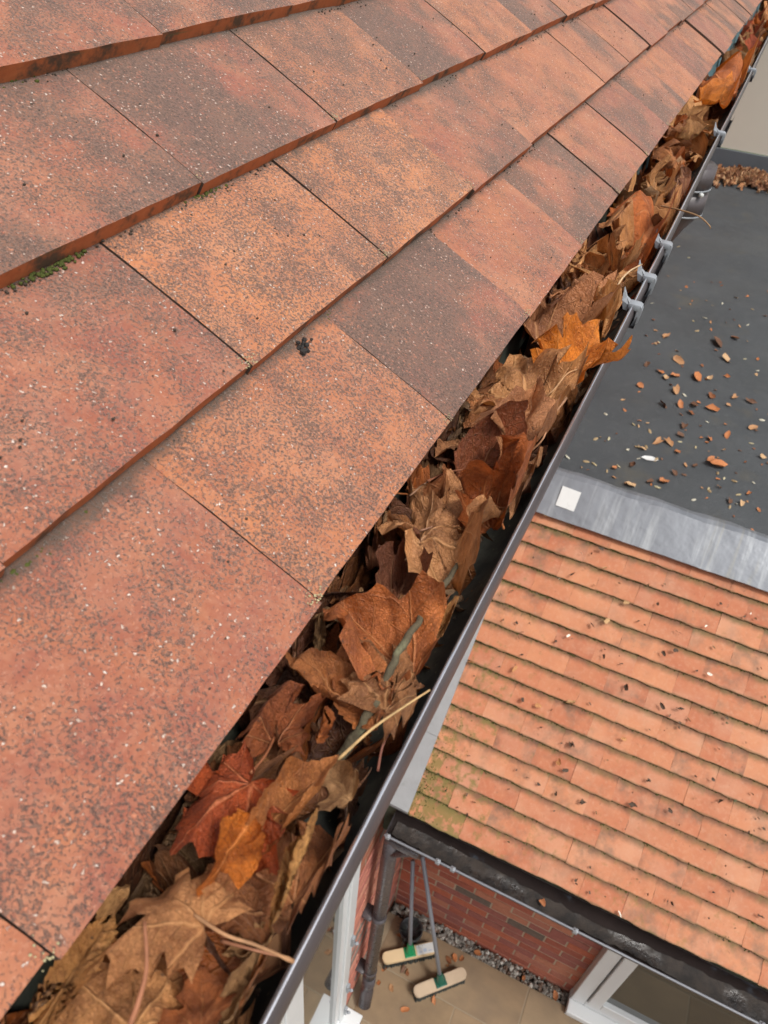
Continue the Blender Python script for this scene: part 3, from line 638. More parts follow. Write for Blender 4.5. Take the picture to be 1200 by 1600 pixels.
# lower gutter
LY, LZ, LR = 1.008, ZL-.035, .054
lg = empty('lower_gutter', (1, LY, LZ), label='dark brown half round gutter under the orange lower roof', cat='gutter')
inn2, out2 = gutter_prof(LY, LZ, LR)
b = MB(); X0, X1 = XW+.05, 5.
pr = [(LY+LR, LZ+.01)]+inn2[::-1]
def sweepx_open(prof, x0, x1, n, flip=False):
    k = len(prof); vs = []; fs = []
    for i in range(n+1):
        x = x0+(x1-x0)*i/n; w = .002*math.sin(x*4); vs += [(x, y, z+w) for y, z in prof]
    for i in range(n):
        for q in range(k-1):
            a = i*k+q; f = (a, a+1, a+1+k, a+k); fs.append(f[::-1] if flip else f)
    b = MB(); b.add(vs, fs); return b
m_lgin = m_plain('brown_gutter_inside', (.017, .012, .011), .7, .6, 9, .3, 90, spec=.12, dirt=(.045, .053, .065), dirt_at=(.58, .7))
par(sweepx_open(pr, X0, X1, 40, True), 'trough', m_lgin, lg, True)
lc = (LY-LR-.004, LZ)
lpr = [(lc[0]+.0045*math.cos(a), lc[1]+.0045*math.sin(a)) for a in [math.pi*i/8 for i in range(9)]]+[(lc[0]-.0042, lc[1]-.008)]+out2+[(LY+LR+.003, LZ+.01)]
par(sweepx_open(lpr[:9], X0, X1, 40), 'lip', m_plain('grey_gutter_lip', (.17, .18, .20), .32, .2, 30, .1), lg, True); par(sweepx_open(lpr[8:], X0, X1, 40), 'outer_shell', M['flank'], lg, True)
b = MB(); b.add([(X0, y, z) for y, z in out2], [tuple(range(len(out2)))]); par(b, 'stop_end', M['gut'], lg)
b = MB(); r = random.Random(12); vs = []; nn = 160  # dark wet layer added so the trough bottom reads shaded and hollow
for i in range(nn+1):
    x = X0+.02+(3.6-X0)*i/nn; w0 = .034+.006*math.sin(x*7)+r.gauss(0, .003); w1 = .030+.007*math.sin(x*5+2)+r.gauss(0, .003); zz = LZ-.041+.002*math.sin(x*11)
    vs += [(x, LY-w0, zz+.004), (x, LY-.012, zz+r.gauss(0, .0012)), (x, LY+.012, zz+r.gauss(0, .0012)), (x, LY+w1, zz+.005)]
b.add(vs, [(i*4+j, i*4+4+j, i*4+5+j, i*4+1+j) for i in range(nn) for j in range(3)])
def m_trough_shade():
    k = NK('wet_trough_shade'); p = k.coords(); n = k.noise(p, 16, 6, .7); c = k.mix(k.ramp(n, .35, .65), (.008, .006, .005), (.028, .020, .015)); k.bump(k.noise(p, 60, 5, .7), .8, .004); return k.set(c, k.ramp(k.noise(p, 7, 4), .48, .62, .8, .12), .5)
par(b, 'trough_shade_layer', m_trough_shade(), lg, True)
def lclip(x):
    b = MB(); b.box((x-.010, lc[0]-.008, lc[1]-.016), (x+.010, lc[0]+.009, lc[1]+.007), bev=.003); b.tube([(x, lc[0]-.004, lc[1]+.006), (x, lc[0]+.002, lc[1]+.012)], .005, 8); par(b, 'clip', M['clip'], lg, True)
for x in (-.285, -0.065, -0.001, 0.495, 1.165): lclip(x)
b = MB(); b.tube([(-.20, LY-.002, LZ-.0535), (-.20, LY-.002, LZ-.0485)], .030, 20); par(b, 'outlet_hole', M['under'], lg, False)
b = MB(); b.tube([(-.20, LY-.005, LZ-.05), (-.20, LY-.005, LZ-.12), (-.265, .985, LZ-.17)], [.040, .038, .034], 18); b.box((-.30, LY-.05, LZ-.100), (-.15, LY+.045, LZ-.0585), bev=.006); par(b, 'outlet', M['gut'], lg, True)
dq = empty('downpipe', (-.275, .97, ZP), label='dark grey downpipe running down beside the two brooms', cat='pipe')
b = MB(); b.tube([(-.274, .99, LZ-.085), (-.275, .98, LZ-.24), (-.272, .965, ZP+.30)], .034, 18); par(b, 'pipe', M['gut'], dq, True)
b = MB(); b.tube([(-.272, .965, ZP+.34), (-.271, .965, ZP+.20), (-.268, .95, ZP+.14), (-.255, .895, ZP+.055)], [.038, .038, .038, .037], 18); par(b, 'shoe', M['gut'], dq, True)
for z in (-3.6, ZP+.42):
    b = MB(); b.tube([(-.273, .968, z-.02), (-.273, .968, z+.02)], .038, 18); b.box((XW-.001, .93, z-.012), (-.30, 1.0, z+.012), bev=.003); par(b, 'pipe_clip', M['gut'], dq, True)

# ---------------------------------------------------------------- brooms and a pot
def broom(head, yaw, top, woodm, sockm, label, sticker=False):
    root = empty('broom', (head[0], head[1], ZP), label=label, cat='broom', group='brooms on the patio')
    Rm = Matrix.Translation((head[0], head[1], 0)) @ Matrix.Rotation(yaw, 4, 'Z')
    def T(b): b.v = [tuple(Rm @ V(v)) for v in b.v]; return b
    zt = ZP+.085
    bm = bmesh.new(); bmesh.ops.create_cube(bm, size=1)
    for v in bm.verts: v.co = V((v.co.x*.335, v.co.y*.066, v.co.z*.036+zt))
    bmesh.ops.bevel(bm, geom=[e for e in bm.edges if abs(e.verts[0].co.z-e.verts[1].co.z) > .01], offset=.030, segments=5, affect='EDGES', profile=.5)
    bmesh.ops.bevel(bm, geom=[e for e in bm.edges if abs(e.verts[0].co.z-e.verts[1].co.z) < .001 and e.calc_face_angle(0) > .8], offset=.004, segments=2, affect='EDGES')
    b = MB(); b.bm(bm); par(T(b), 'head', woodm, root)
    b = MB()
    for i in range(22):
        for j in range(4):
            x = -.15+.30*i/21; y = -.022+.044*j/3; b.tube([(x, y, zt-.017), (x*1.03+rnd.gauss(0, .002), y*1.25+rnd.gauss(0, .002), ZP+.003)], [.0055, .008], 5)
    par(T(b), 'bristles', M['bristle'], root)
    d = (V(top)-V((head[0], head[1], zt+.03))).normalized()
    b = MB(); b.box((-.034, -.030, zt+.0175), (.034, .030, zt+.026), bev=.003); T(b); b.tube([V((head[0], head[1], zt+.02)), V((head[0], head[1], zt+.035))+d*.06], [.026, .0165], 12); par(b, 'socket', sockm, root, False)
    b = MB(); b.tube([V((head[0], head[1], zt+.03))+d*.01, V(top)], .0125, 12); par(b, 'handle', M['handle'], root, True)
    if sticker:
        b = MB(); b.box((.045, -.027, zt+.0182), (.152, .027, zt+.0190)); lo = par(T(b), 'paper_label', M['paper'], root)
        b = MB()
        for q in range(3): b.box((.055+q*.03, -.016, zt+.0192), (.075+q*.03, -.010+.012*(q % 2), zt+.0196))
        o = par(T(b), 'print', M['ink'], root)
b1a, b1b, b1c, b2a, b2b, b2c = (-0.254, 1.1536, -4.7), (-0.0067, 1.3442, -4.7), (-0.1284, 1.2516, -4.7), (-0.0029, 1.0806, -4.7), (0.2003, 1.2859, -4.7), (0.0986, 1.1901, -4.7)
broom(b1c, math.atan2(b1b[1]-b1a[1], b1b[0]-b1a[0]), (-0.2694, 1.46, -4.0012), M['broomwood'], M['green'], 'newer broom with bright green socket and white paper label on its head', True)
broom(b2c, math.atan2(b2b[1]-b2a[1], b2b[0]-b2a[0]), (-0.2109, 1.4, -3.7553), M['broomold'], M['dgreen'], 'worn plain broom with dark green socket standing out on the paving')
p = empty('plant_pot', (-.17, 1.36, ZP), label='small black plant pot in the corner behind the downpipe', cat='pot')
b = MB(); ns = 18
prof = [(.0, 0), (.05, 0), (.068, .13), (.074, .13), (.074, .145), (.064, .145), (.060, .11), (0, .105)]
vs = [(rr*math.cos(2*math.pi*j/ns)-.17, rr*math.sin(2*math.pi*j/ns)+1.36, z+ZP+.001) for rr, z in prof for j in range(ns)]
b.add(vs, [(i*ns+j, i*ns+(j+1) % ns, (i+1)*ns+(j+1) % ns, (i+1)*ns+j) for i in range(len(prof)-1) for j in range(ns)]); par(b, 'pot', M['pot'], p, True)
b = MB(); r = random.Random(4)
for i in range(26):
    a = r.uniform(0, 6.28); l = r.uniform(.04, .10); base = V((-.17+.03*math.cos(a), 1.36+.03*math.sin(a), ZP+.105)); b.tube([base, base+V((math.cos(a)*l*.4, math.sin(a)*l*.4, l*.7)), base+V((math.cos(a)*l, math.sin(a)*l, l*.5))], [.003, .002, .0008], 4)
par(b, 'dead_plant', M['bristle'], p)

# ---------------------------------------------------------------- leaves
MAPLE = [(0, 0), (.06, -.10), (.17, -.17), (.42, -.27), (.38, -.13), (.56, -.07), (.47, .03), (.40, .10), (.55, .14), (.66, .12), (.66, .24), (.92, .40), (.72, .43), (.70, .56), (.50, .47), (.28, .45), (.31, .58), (.47, .68), (.32, .73), (.27, .86), (.15, .86), (0, 1.16)]
MAPLE2 = [(0, 0), (.08, -.09), (.22, -.16), (.36, -.14), (.46, -.05), (.42, .06), (.60, .10), (.80, .30), (.70, .38), (.74, .52), (.56, .50), (.36, .52), (.36, .64), (.42, .76), (.28, .82), (.16, .92), (0, 1.08)]
def dense(half, sag, step):
    full = [V((u, v)) for u, v in half]+[V((-u, v)) for u, v in half[::-1][1:-1]]
    out = []
    for i, a in enumerate(full):
        b = full[(i+1) % len(full)]; n = max(1, int((b-a).length/step)); m = (a+b)/2; cen = V((0, .25)); d = (cen-m); d = d.normalized() if d.length else d
        for k in range(n):
            t = k/n; out.append(a.lerp(b, t)+d*(sag*(b-a).length*4*t*(1-t)))
    return np.array([tuple(p) for p in out])
def oval_half(w, n=15, teeth=.03):
    h = [(0, 0)]
    for i in range(1, n):
        t = i/n; r = w*math.sin(math.pi*t**.85)**.8; h.append((r+teeth*.3, t+teeth)); h.append((r*.97-teeth*.3, t+.5/n))
    return h+[(0, 1.06)]
OUT = dict(maple=dense(MAPLE, .06, .045), maple2=dense(MAPLE2, .05, .05), oval=dense(oval_half(.27), 0, .05), beech=dense(oval_half(.33, 12, .012), 0, .05))
CEN = dict(maple=(0, .12), maple2=(0, .14), oval=(0, .45), beech=(0, .45))
def leaf_pts(kind, rings, seed, fold=0., k0=0., kl=0., roll=0., rolla=0., crumple=.035, twist=0., pleat=0., lobes=None, sag=0., rim=.06):
    crumple *= 1.6; fold *= 1.45; k0 *= 1.9; kl *= 1.75; lobes = [l*1.7 for l in lobes] if lobes else None
    R = np.random.RandomState(seed); O = OUT[kind]; c = np.array(CEN[kind]); N = len(O)
    T = [((j+1)/rings)**.85 for j in range(rings)]
    P2 = np.vstack([c[None]]+[c+t*(O-c) for t in T]); u, v = P2[:, 0].copy(), P2[:, 1].copy(); flat = P2.copy()
    z = np.zeros(len(u))
    for f, a in ((3., 1.), (5.5, .8), (9., .55), (15., .28)):
        th, ph = R.uniform(0, 6.28, 2), R.uniform(0, 6.28, 2); fs = f*R.uniform(.8, 1.25, 2)
        z += crumple*a*np.sin(fs[0]*(u*np.cos(th[0])+v*np.sin(th[0]))+ph[0]+.8*np.sin(fs[1]*(u*np.cos(th[1])+v*np.sin(th[1]))+ph[1]))
    th = R.uniform(0, 6.28); ph = R.uniform(0, 6.28); z += crumple*1.1*(np.abs(np.sin(6*(u*np.cos(th)+v*np.sin(th))+ph+1.2*np.sin(3*v+ph)))-.6)
    ang = np.arctan2(u, v); rho = np.hypot(u, v)
    if kind.startswith('maple'):
        st = math.radians(44); kk = np.clip(np.round(ang/st), -2, 2); t = np.abs(rho*np.sin(ang-kk*st)); z += .24*np.minimum(t, .14)*(1 if seed % 3 else -1)
        s = rho*np.cos(ang-kk*st)-.8*t; z += .012*np.abs(((s/.17) % 1)-.5)*2
    else:
        s = (v-np.abs(u)*.75)/.105; z += pleat*(np.abs((s % 1)-.5)*2-.5)*np.minimum(1, np.abs(u)*12)
    if kl or k0 or lobes:
        lob = lobes if lobes else [R.uniform(-1, 1)*kl for _ in range(5)]
        kap = np.full(len(u), k0)
        for i, a in enumerate((-88, -44, 0, 44, 88)): kap += lob[i]*np.exp(-((ang-math.radians(a))/math.radians(24))**2)
        kap = np.where(np.abs(kap) < 1e-3, 1e-3, kap); kr = np.clip(kap*rho, -2.6, 2.6)
        rn = np.sin(kr)/kap; e = np.maximum(rho, 1e-6); z = z*np.cos(kr)+(1-np.cos(kr))/kap; u, v = u/e*rn, v/e*rn
    if fold:
        au = np.abs(u); z, u = z*math.cos(fold)+au*math.sin(fold), np.sign(u)*(au*math.cos(fold)-z*math.sin(fold)*.5)
    if sag: z = z-sag*(v-.4)**2
    if roll:
        ca, sa = math.cos(rolla), math.sin(rolla); s = (u*ca+v*sa); q = (-u*sa+v*ca); g = np.clip(roll*s, -4.2, 4.2); rr = 1/roll; shrink = 1-.03*np.abs(g)
        s2 = (rr*shrink-z)*np.sin(g); z = rr-(rr*shrink-z)*np.cos(g); u, v = s2*ca-q*sa, s2*sa+q*ca
    if twist:
        a = twist*v; u, z = u*np.cos(a)-z*np.sin(a), u*np.sin(a)+z*np.cos(a)
    tt = np.concatenate([[0.], np.repeat(T, N)]); pa = np.concatenate([[0.], np.tile(np.arange(N)/N*6.283, rings)])
    z = z+tt**5*(rim*(.6+.7*np.sin(pa*R.randint(3, 6)+R.uniform(0, 6))+.4*np.sin(pa*R.randint(8, 12)+R.uniform(0, 6))))
    z = (z-np.median(z))*1.4
    F = [(0, 1+j, 1+(j+1) % N) for j in range(N)]
    for i in range(rings-1):
        for j in range(N):
            a = 1+i*N+j; b = 1+i*N+(j+1) % N; F.append((a, a+N, b+N, b))
    return np.stack([u, v, z], 1), F, flat
# height field of the pile in the trough
HX0, HY0, HR = -.06, -.7, .002
HN = (110, 2400); Hf = np.zeros(HN)
xs = HX0+np.arange(HN[0])*HR
def trough_z(x):
    d = np.clip((x-GX)/GR, -1, 1); return GZ-GR*np.sqrt(np.maximum(0, 1-d*d))*1.02
hx = trough_z(xs); hx = np.where(xs > GX+GR+.012, -.45, np.where(xs > GX+GR-.001, GZ+.0075, hx)); Hf[:] = hx[:, None]
def hidx(P): return np.clip(((P[:, 0]-HX0)/HR).round().astype(int), 0, HN[0]-1), np.clip(((P[:, 1]-HY0)/HR).round().astype(int), 0, HN[1]-1)
def ceil_z(x): return np.where(x < .003, -.0125+np.maximum(0, -x)*math.tan(PT), -.0105+(x-.003)*1.25)
LIPX = GX+GR
def settle(P, zt, pct=50, top=.017, over=False, up=1.):
    # lay the leaf on the pile, let it drape a little, keep it under the tiles and inside the trough
    P = P.copy(); e = np.maximum(0, .004-P[:, 0]); nx = .0165*(1-np.exp(-e/.0165)); P[:, 0] = np.where(e > 0, .004-nx, P[:, 0]); P[:, 2] += (e-nx)*.25*up
    if not over:
        xl = LIPX-.016; e = np.maximum(0, P[:, 0]-xl); nx = .0145*(1-np.exp(-e/.0145)); P[:, 0] = np.where(e > 0, xl+nx, P[:, 0]); P[:, 2] += (e-nx)*.55*up
    i, j = hidx(P); inside = P[:, 0] < LIPX; z0 = np.median(P[:, 2])
    if zt is None:
        cl = P[inside, 2]-Hf[i, j][inside] if inside.any() else np.zeros(1); drop = np.percentile(cl, pct); drop = max(drop, z0-(GZ+top-.012))
    else: drop = z0-zt
    P[:, 2] -= drop
    if zt is None:
        cap = GZ+top; P[:, 2] = np.where(P[:, 2] > cap, cap+(P[:, 2]-cap)*.3, P[:, 2])
    else:
        cap = zt+.032; P[:, 2] = np.where(P[:, 2] > cap, cap+(P[:, 2]-cap)*.5, P[:, 2])
    pen = Hf[i, j]-P[:, 2]; P[:, 2] = np.where(inside & (pen > 0) & (pen < .004), Hf[i, j]+.0004, P[:, 2])
    P[:, 2] = np.maximum(P[:, 2], np.where(inside, trough_z(P[:, 0])+.001, -9))
    lowlip = (P[:, 0] > LIPX-.004) & (P[:, 2] < lipc[1]+.0065)
    if zt is None: P[:, 0] = np.where(lowlip, LIPX-.004, P[:, 0])
    else: P[:, 2] = np.where(lowlip, lipc[1]+.0065-np.maximum(0, P[:, 0]-LIPX-.012)*.8, P[:, 2])
    P[:, 2] = np.minimum(P[:, 2], ceil_z(P[:, 0]))
    for di in (-1, 0, 1):
        for dj in (-1, 0, 1):
            ii, jj = np.clip(i+di, 0, HN[0]-1), np.clip(j+dj, 0, HN[1]-1); np.maximum.at(Hf, (ii, jj), np.where(inside, np.minimum(P[:, 2], GZ+.022), -.45))
    return P, drop
def make_leaf(kind, base, tip, seed, col, pitch=0, bank=0, rings=7, zt=None, size=1., name=None, label=None, petiole=None, pct=50, over=False, top=.017, **df):
    base, tip = V(base), V(tip); d = tip-base; hd = math.atan2(d.y, d.x)-math.pi/2; L = min(V((d.x, d.y)).length, .15)/1.02*size
    P, F, flat = leaf_pts(kind, rings, seed, **df)
    Rm = np.array(Euler((math.radians(pitch), math.radians(bank), 0), 'XYZ').to_matrix()); Rz = np.array(Matrix.Rotation(hd, 3, 'Z'))
    mid = np.array([0, .5, 0]); Wp = ((P-mid)*L) @ Rm.T @ Rz.T + np.array(base)+ (Rz @ mid)*L/size*1.02
    Wp, dr = settle(Wp, zt, pct, top=top, over=over, up=rnd.uniform(.2, 1.))
    org = V(Wp[0]); nm = name or {'maple': 'maple_leaf', 'maple2': 'maple_leaf', 'oval': 'hornbeam_leaf', 'beech': 'beech_leaf'}[kind]
    me = bpy.data.meshes.new(nm); me.from_pydata((Wp-np.array(org)).tolist(), [], F); me.materials.append(M['oval' if kind in ('oval', 'beech') else 'leaf'])
    me.polygons.foreach_set('use_smooth', [True]*len(me.polygons)); uvl = me.uv_layers.new(name='UVMap')
    li = np.empty(len(me.loops), dtype=np.int32); me.loops.foreach_get('vertex_index', li); uvl.data.foreach_set('uv', ((flat[li]+1.25)/2.5).astype(np.float32).ravel()); me.update()
    o = link(bpy.data.objects.new(nm, me)); o.location = org; o.color = (col[0]*1.17, col[1]*.93, col[2]*.70, 1); tag(o, label, 'leaf', 'dead leaves in the gutter')
    pts = None
    if petiole == 'auto':
        dirv = (V(Wp[0])-V(Wp[len(Wp)//2])); e = V((base.x-tip.x, base.y-tip.y, 0)).normalized()*L*rnd.uniform(.5, .8)
        j = V(Wp[1]); zc = max(j.z, GZ+.004); pts = [j, j+e*.4+V((rnd.gauss(0, .006), rnd.gauss(0, .006), .006)), j+e*.9+V((rnd.gauss(0, .01), rnd.gauss(0, .01), .003))]
        pts = [V((min(max(q.x, GX-GR+.004), GX+GR-.004), q.y, q.z)) if q.z < GZ+.01 else q for q in pts]
        pts = [V((q.x, q.y, min(q.z, float(ceil_z(np.array([q.x]))[0])))) for q in pts]
    elif petiole: pts = [V(Wp[1])]+[V(q) for q in petiole]
    if pts:
        sp = spline(pts, 6); b = MB(); n = len(sp); b.tube([q-org for q in sp], [.00062-.00012*i/(n-1)+(.0003 if i > n-3 else 0) for i in range(n)], 7)
        s = b.build('stem', M['stalk'], o, True); s.color = (min(1, col[0]*.95+.03), col[1]*.85+.015, col[2]*.75+.008, 1)
    return o
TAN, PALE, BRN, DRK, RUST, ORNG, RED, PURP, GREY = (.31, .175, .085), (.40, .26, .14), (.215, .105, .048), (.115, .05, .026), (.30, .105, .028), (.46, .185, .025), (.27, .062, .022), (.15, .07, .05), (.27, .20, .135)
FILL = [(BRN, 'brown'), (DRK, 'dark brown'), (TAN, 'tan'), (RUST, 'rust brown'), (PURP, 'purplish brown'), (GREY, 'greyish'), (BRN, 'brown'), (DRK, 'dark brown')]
FARC = [(TAN, 'tan'), (PALE, 'pale tan'), (BRN, 'brown'), (RUST, 'rust brown'), (DRK, 'dark brown'), (PALE, 'pale tan'), (RED, 'red brown'), (BRN, 'brown'), (GREY, 'greyish')]
rf = random.Random(21)
ORD = ['first', 'second', 'third', 'fourth', 'fifth', 'sixth', 'seventh', 'eighth', 'ninth', 'tenth', 'eleventh', 'twelfth', 'thirteenth', 'fourteenth', 'fifteenth', 'sixteenth', 'seventeenth', 'eighteenth', 'nineteenth', 'twentieth', 'twenty first', 'twenty second', 'twenty third', 'twenty fourth']
def zone(x, y):
    k = max(0, min(23, int((y+.495)//.165)))
    return ('tucked under' if x < GX-.012 else 'mid trough below' if x < GX+.016 else 'by the lip below')+' the '+ORD[k]+' eaves tile from bottom'
def filler(y, x, size, cols, rings, lift=0., pct=50, up=0, top=.017):
    kind = rf.choice(('maple', 'maple', 'maple2', 'maple2', 'beech', 'oval')); a = rf.uniform(0, 6.28); col, cn = rf.choice(cols); q = rf.uniform(.75, 1.25)
    if kind in ('beech', 'oval'): size *= .8
    d = V((math.cos(a), math.sin(a), 0))*size
    make_leaf(kind, V((x, y, 0))-d*.5, V((x, y, 0))+d*.5, rf.randint(0, 9999), tuple(c*q for c in col), rf.gauss(up, 22), rf.gauss(0, 24), rings, None, 1., pct=pct, top=top,
              label=('small ' if size < .055 and ' ' not in cn else '')+cn+{'maple': ' crumpled maple leaf ', 'maple2': ' curled maple leaf ', 'beech': ' oval leaf ', 'oval': ' ribbed oval leaf '}[kind]+zone(x, y),
              petiole='auto' if rf.random() < .45 and kind[0] == 'm' else None,
              fold=rf.uniform(-.1, .75), k0=rf.uniform(-.7, .9), kl=rf.uniform(.5, 1.9), roll=rf.choice((0, 0, 1.2, 2., -1.3)) if kind[0] == 'm' else rf.choice((1.5, 4., 6., 2.)), rolla=rf.uniform(0, 3.14) if kind[0] == 'm' else rf.uniform(-.3, .3), crumple=rf.uniform(.025, .06), pleat=.05 if kind == 'oval' else .012, twist=rf.uniform(-1, 1) if kind == 'oval' else 0)
# crumbs of leaf mould on the trough floor
def scrap_mesh(seed, n=9):
    r = random.Random(seed); vs = [(0, 0, .12)]; N = n
    for ring in (.5, 1.):
        for i in range(N):
            a = 2*math.pi*i/N; q = ring*(r.uniform(.55, 1.1) if ring == 1 else r.uniform(.8, 1.1)); x, y = q*math.cos(a), q*.62*math.sin(a); vs.append((x, y, .45*y*y*2+.25*x*x*r.uniform(-.5, 1.5)+r.gauss(0, .06)))
    fs = [(0, 1+i, 1+(i+1) % N) for i in range(N)]+[(1+i, 1+N+i, 1+N+(i+1) % N, 1+(i+1) % N) for i in range(N)]
    return vs, fs
crumb = MB()
for i in range(1500):
    y = rf.uniform(-.45, 1.2); x = GX+rf.uniform(-.85, .85)*GR
    if rf.random() < .7 and y < -.02: x = GX+rf.gauss(-.25, .3)*GR
    x = max(-.011, min(GX+GR*.9, x)); vs, fs = scrap_mesh(rf.randint(0, 30), 6); s = abs(rf.gauss(.0018, .0022))+.0008; Rr = Euler((rf.gauss(0, .5), rf.gauss(0, .5), rf.uniform(0, 6.3))).to_matrix()
    z = float(trough_z(np.array([x]))[0])+.001
    crumb.add([(Rr @ (V(v)*s))+V((x, y, z)) for v in vs], fs, rf.choice((0, 0, 1)))
tag(crumb.build('leaf_crumbs', None, None, False, [m_plain('crumb_dark', (.075, .045, .028), .9, .4, 200), m_plain('crumb_tan', (.20, .12, .065), .9, .4, 200)]), 'crumbs of broken leaf scattered over the gutter floor', kind='stuff')
# filler leaves, deepest first
FDRK = [(tuple(v*.62 for v in c), n if 'dark' in n else 'dark '+n) for c, n in FILL]  # filler colours darkened so the buried leaves read as shaded gaps
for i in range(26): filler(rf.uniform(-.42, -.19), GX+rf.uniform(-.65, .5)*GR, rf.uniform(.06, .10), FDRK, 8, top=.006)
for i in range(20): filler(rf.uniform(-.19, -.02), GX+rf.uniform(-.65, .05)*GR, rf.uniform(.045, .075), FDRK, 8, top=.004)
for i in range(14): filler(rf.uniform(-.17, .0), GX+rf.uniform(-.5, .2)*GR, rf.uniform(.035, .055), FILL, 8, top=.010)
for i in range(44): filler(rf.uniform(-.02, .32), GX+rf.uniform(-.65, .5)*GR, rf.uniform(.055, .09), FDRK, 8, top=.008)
for i in range(100): filler(.28+1.0*rf.random()**1.1, GX+rf.uniform(-.5, .65)*GR, rf.uniform(.045, .08), FARC, 7, pct=40)
for i in range(60): filler(1.2+1.7*rf.random(), GX+rf.uniform(-.45, .65)*GR, rf.uniform(.05, .085), FARC, 5, pct=40)
make_leaf('maple', (0.0384, 1.0931, -0.018), (0.0387, 1.2341, -0.018), 3, ORNG, zt=-0.018, label='bright orange maple leaf in the far gutter below the last near clip', petiole=None, k0=0.5, kl=1.0, size=0.68, rings=14)
make_leaf('maple2', (0.0594, 1.1822, -0.016), (0.0255, 1.3523, -0.016), 5, RUST, zt=-0.016, label='deep rust leaf overlapping the bright orange leaf far along the gutter', petiole=None, k0=-0.5, kl=1.2, size=0.68, rings=14)
make_leaf('maple', (0.0704, 1.3271, -0.016), (0.0685, 1.4664, -0.016), 33, ORNG, zt=-0.016, label='amber leaf touching the lip of the far gutter', petiole=None, k0=0.6, kl=1.2, size=0.68, rings=14)
make_leaf('maple2', (0.0067, 0.8516, -0.012), (0.0553, 0.852, -0.012), 8, PALE, zt=-0.012, label='pale tan crinkled leaf lying across the far gutter under the fourth clip', petiole=None, k0=0.8, kl=1.6, roll=2.0, size=0.72, rings=14)
make_leaf('maple', (0.0357, 0.5938, -0.012), (0.0044, 0.544, -0.012), 9, PALE, zt=-0.012, label='large pale tan leaf spread beside the tile edge above the curled loose stem', petiole=None, k0=0.5, kl=1.5, fold=0.3, pitch=12, size=0.72, rings=14)
make_leaf('beech', (0.0294, 0.3581, -0.012), (0.0088, 0.5221, -0.012), 12, TAN, zt=-0.012, label='big tan folded leaf standing against the tile edge far along', petiole=None, fold=0.8, crumple=0.05, k0=0.3, bank=-25, size=0.72, rings=14)
make_leaf('maple2', (0.0508, 0.4984, -0.01), (0.0342, 0.3925, -0.01), 14, RUST, zt=-0.01, label='glowing rust orange leaf in front of the curled loose stem', petiole=None, k0=-0.4, kl=0.9, fold=0.2, pitch=18, size=0.68, rings=14)
make_leaf('maple', (0.0417, 0.3577, -0.012), (0.0119, 0.3034, -0.012), 16, TAN, zt=-0.012, label='broad tan brown leaf just upstream of the third close clip', petiole=None, k0=0.4, kl=1.2, fold=0.25, size=0.72, rings=14)
make_leaf('maple', (0.0058, 0.2504, -0.014), (0.0588, 0.223, -0.014), 21, (.30,.165,.10), zt=-0.014, label='pinkish tan leaf lying below the three close clips', petiole=None, pitch=14, k0=0.4, kl=1.1, fold=0.15, size=0.75, rings=14)
make_leaf('beech', (0.032, 0.2377, -0.006), (0.0628, 0.201, -0.006), 22, PALE, zt=-0.006, label='pale fluttery leaf tucked against the first of the three close clips', petiole=None, fold=0.5, crumple=0.06, roll=2.0, size=1.2, rings=14)
make_leaf('maple2', (0.0083, 0.1581, -0.016), (0.0156, 0.2694, -0.016), 23, (.27,.145,.085), zt=-0.016, label='brown maple leaf overlapping the tile edge below the pale fluttery leaf', petiole=None, k0=0.4, kl=1.3, pitch=6, size=0.66, rings=14)
make_leaf('maple', (0.0429, 0.1012, -0.004), (0.0525, 0.1604, -0.004), 24, ORNG, zt=-0.004, label='bright orange maple leaf with pointed tips hanging over the gutter lip', petiole=None, pitch=16, bank=-6, k0=0.35, lobes=[0.5, 0.9, -0.3, -0.5, 0.6], crumple=0.03, fold=0.2, size=0.9, over=True, rings=14)
make_leaf('maple', (0.036, 0.0559, -0.012), (0.0048, 0.1182, -0.012), 26, (.33,.20,.105), zt=-0.012, label='tan maple leaf with a pointed tip left of the bright orange leaf', petiole=[(0.0449, 0.0648, 0.0), (0.0486, 0.0845, 0.004), (0.053, 0.0988, 0.002)], k0=-0.5, kl=1.1, pitch=14, fold=0.2, rings=14)
make_leaf('maple2', (0.0154, 0.0407, -0.018), (-0.0165, 0.0968, -0.018), 27, (.24,.115,.05), zt=-0.018, label='brown drooping leaf tucked under the tile edge by the pointed tan leaf', petiole=None, k0=-0.8, kl=1.3, pitch=10, rings=14)
make_leaf('maple', (0.0478, -0.0062, -0.006), (0.0339, 0.0618, -0.006), 28, (.31,.175,.105), zt=-0.006, label='pinkish tan leaf folded to a sharp upright point near the lip', petiole=[(0.0535, 0.0141, -0.005), (0.0533, 0.0293, 0.0), (0.0563, 0.0558, 0.004)], fold=0.75, k0=-0.3, kl=0.8, pitch=20, bank=10, rings=14)
make_leaf('beech', (-0.002, -0.0174, -0.018), (0.0147, 0.0236, -0.018), 29, (.25,.14,.08), zt=-0.018, label='brown ribbed leaf edge on beneath the tile corner', petiole=None, k0=-0.6, crumple=0.05, fold=-0.3, pitch=5, size=1.15, rings=14)
make_leaf('beech', (0.0255, -0.0315, -0.012), (0.031, 0.0236, -0.012), 30, (.15,.055,.028), zt=-0.012, label='smooth dark red brown leaf cupped in the middle of the pile', petiole=[(0.0146, -0.0416, -0.006), (0.0082, -0.0574, -0.004)], k0=0.9, crumple=0.03, bank=15, size=1.2, rings=14)
make_leaf('maple2', (0.029, -0.0598, -0.016), (0.0126, -0.0333, -0.016), 31, (.27,.135,.072), zt=-0.016, label='brown leaf half hidden above the big tan maple leaf', petiole=[(0.021, -0.0659, -0.01), (0.0085, -0.0637, -0.01)], k0=0.5, kl=0.9, pitch=12, rings=14)
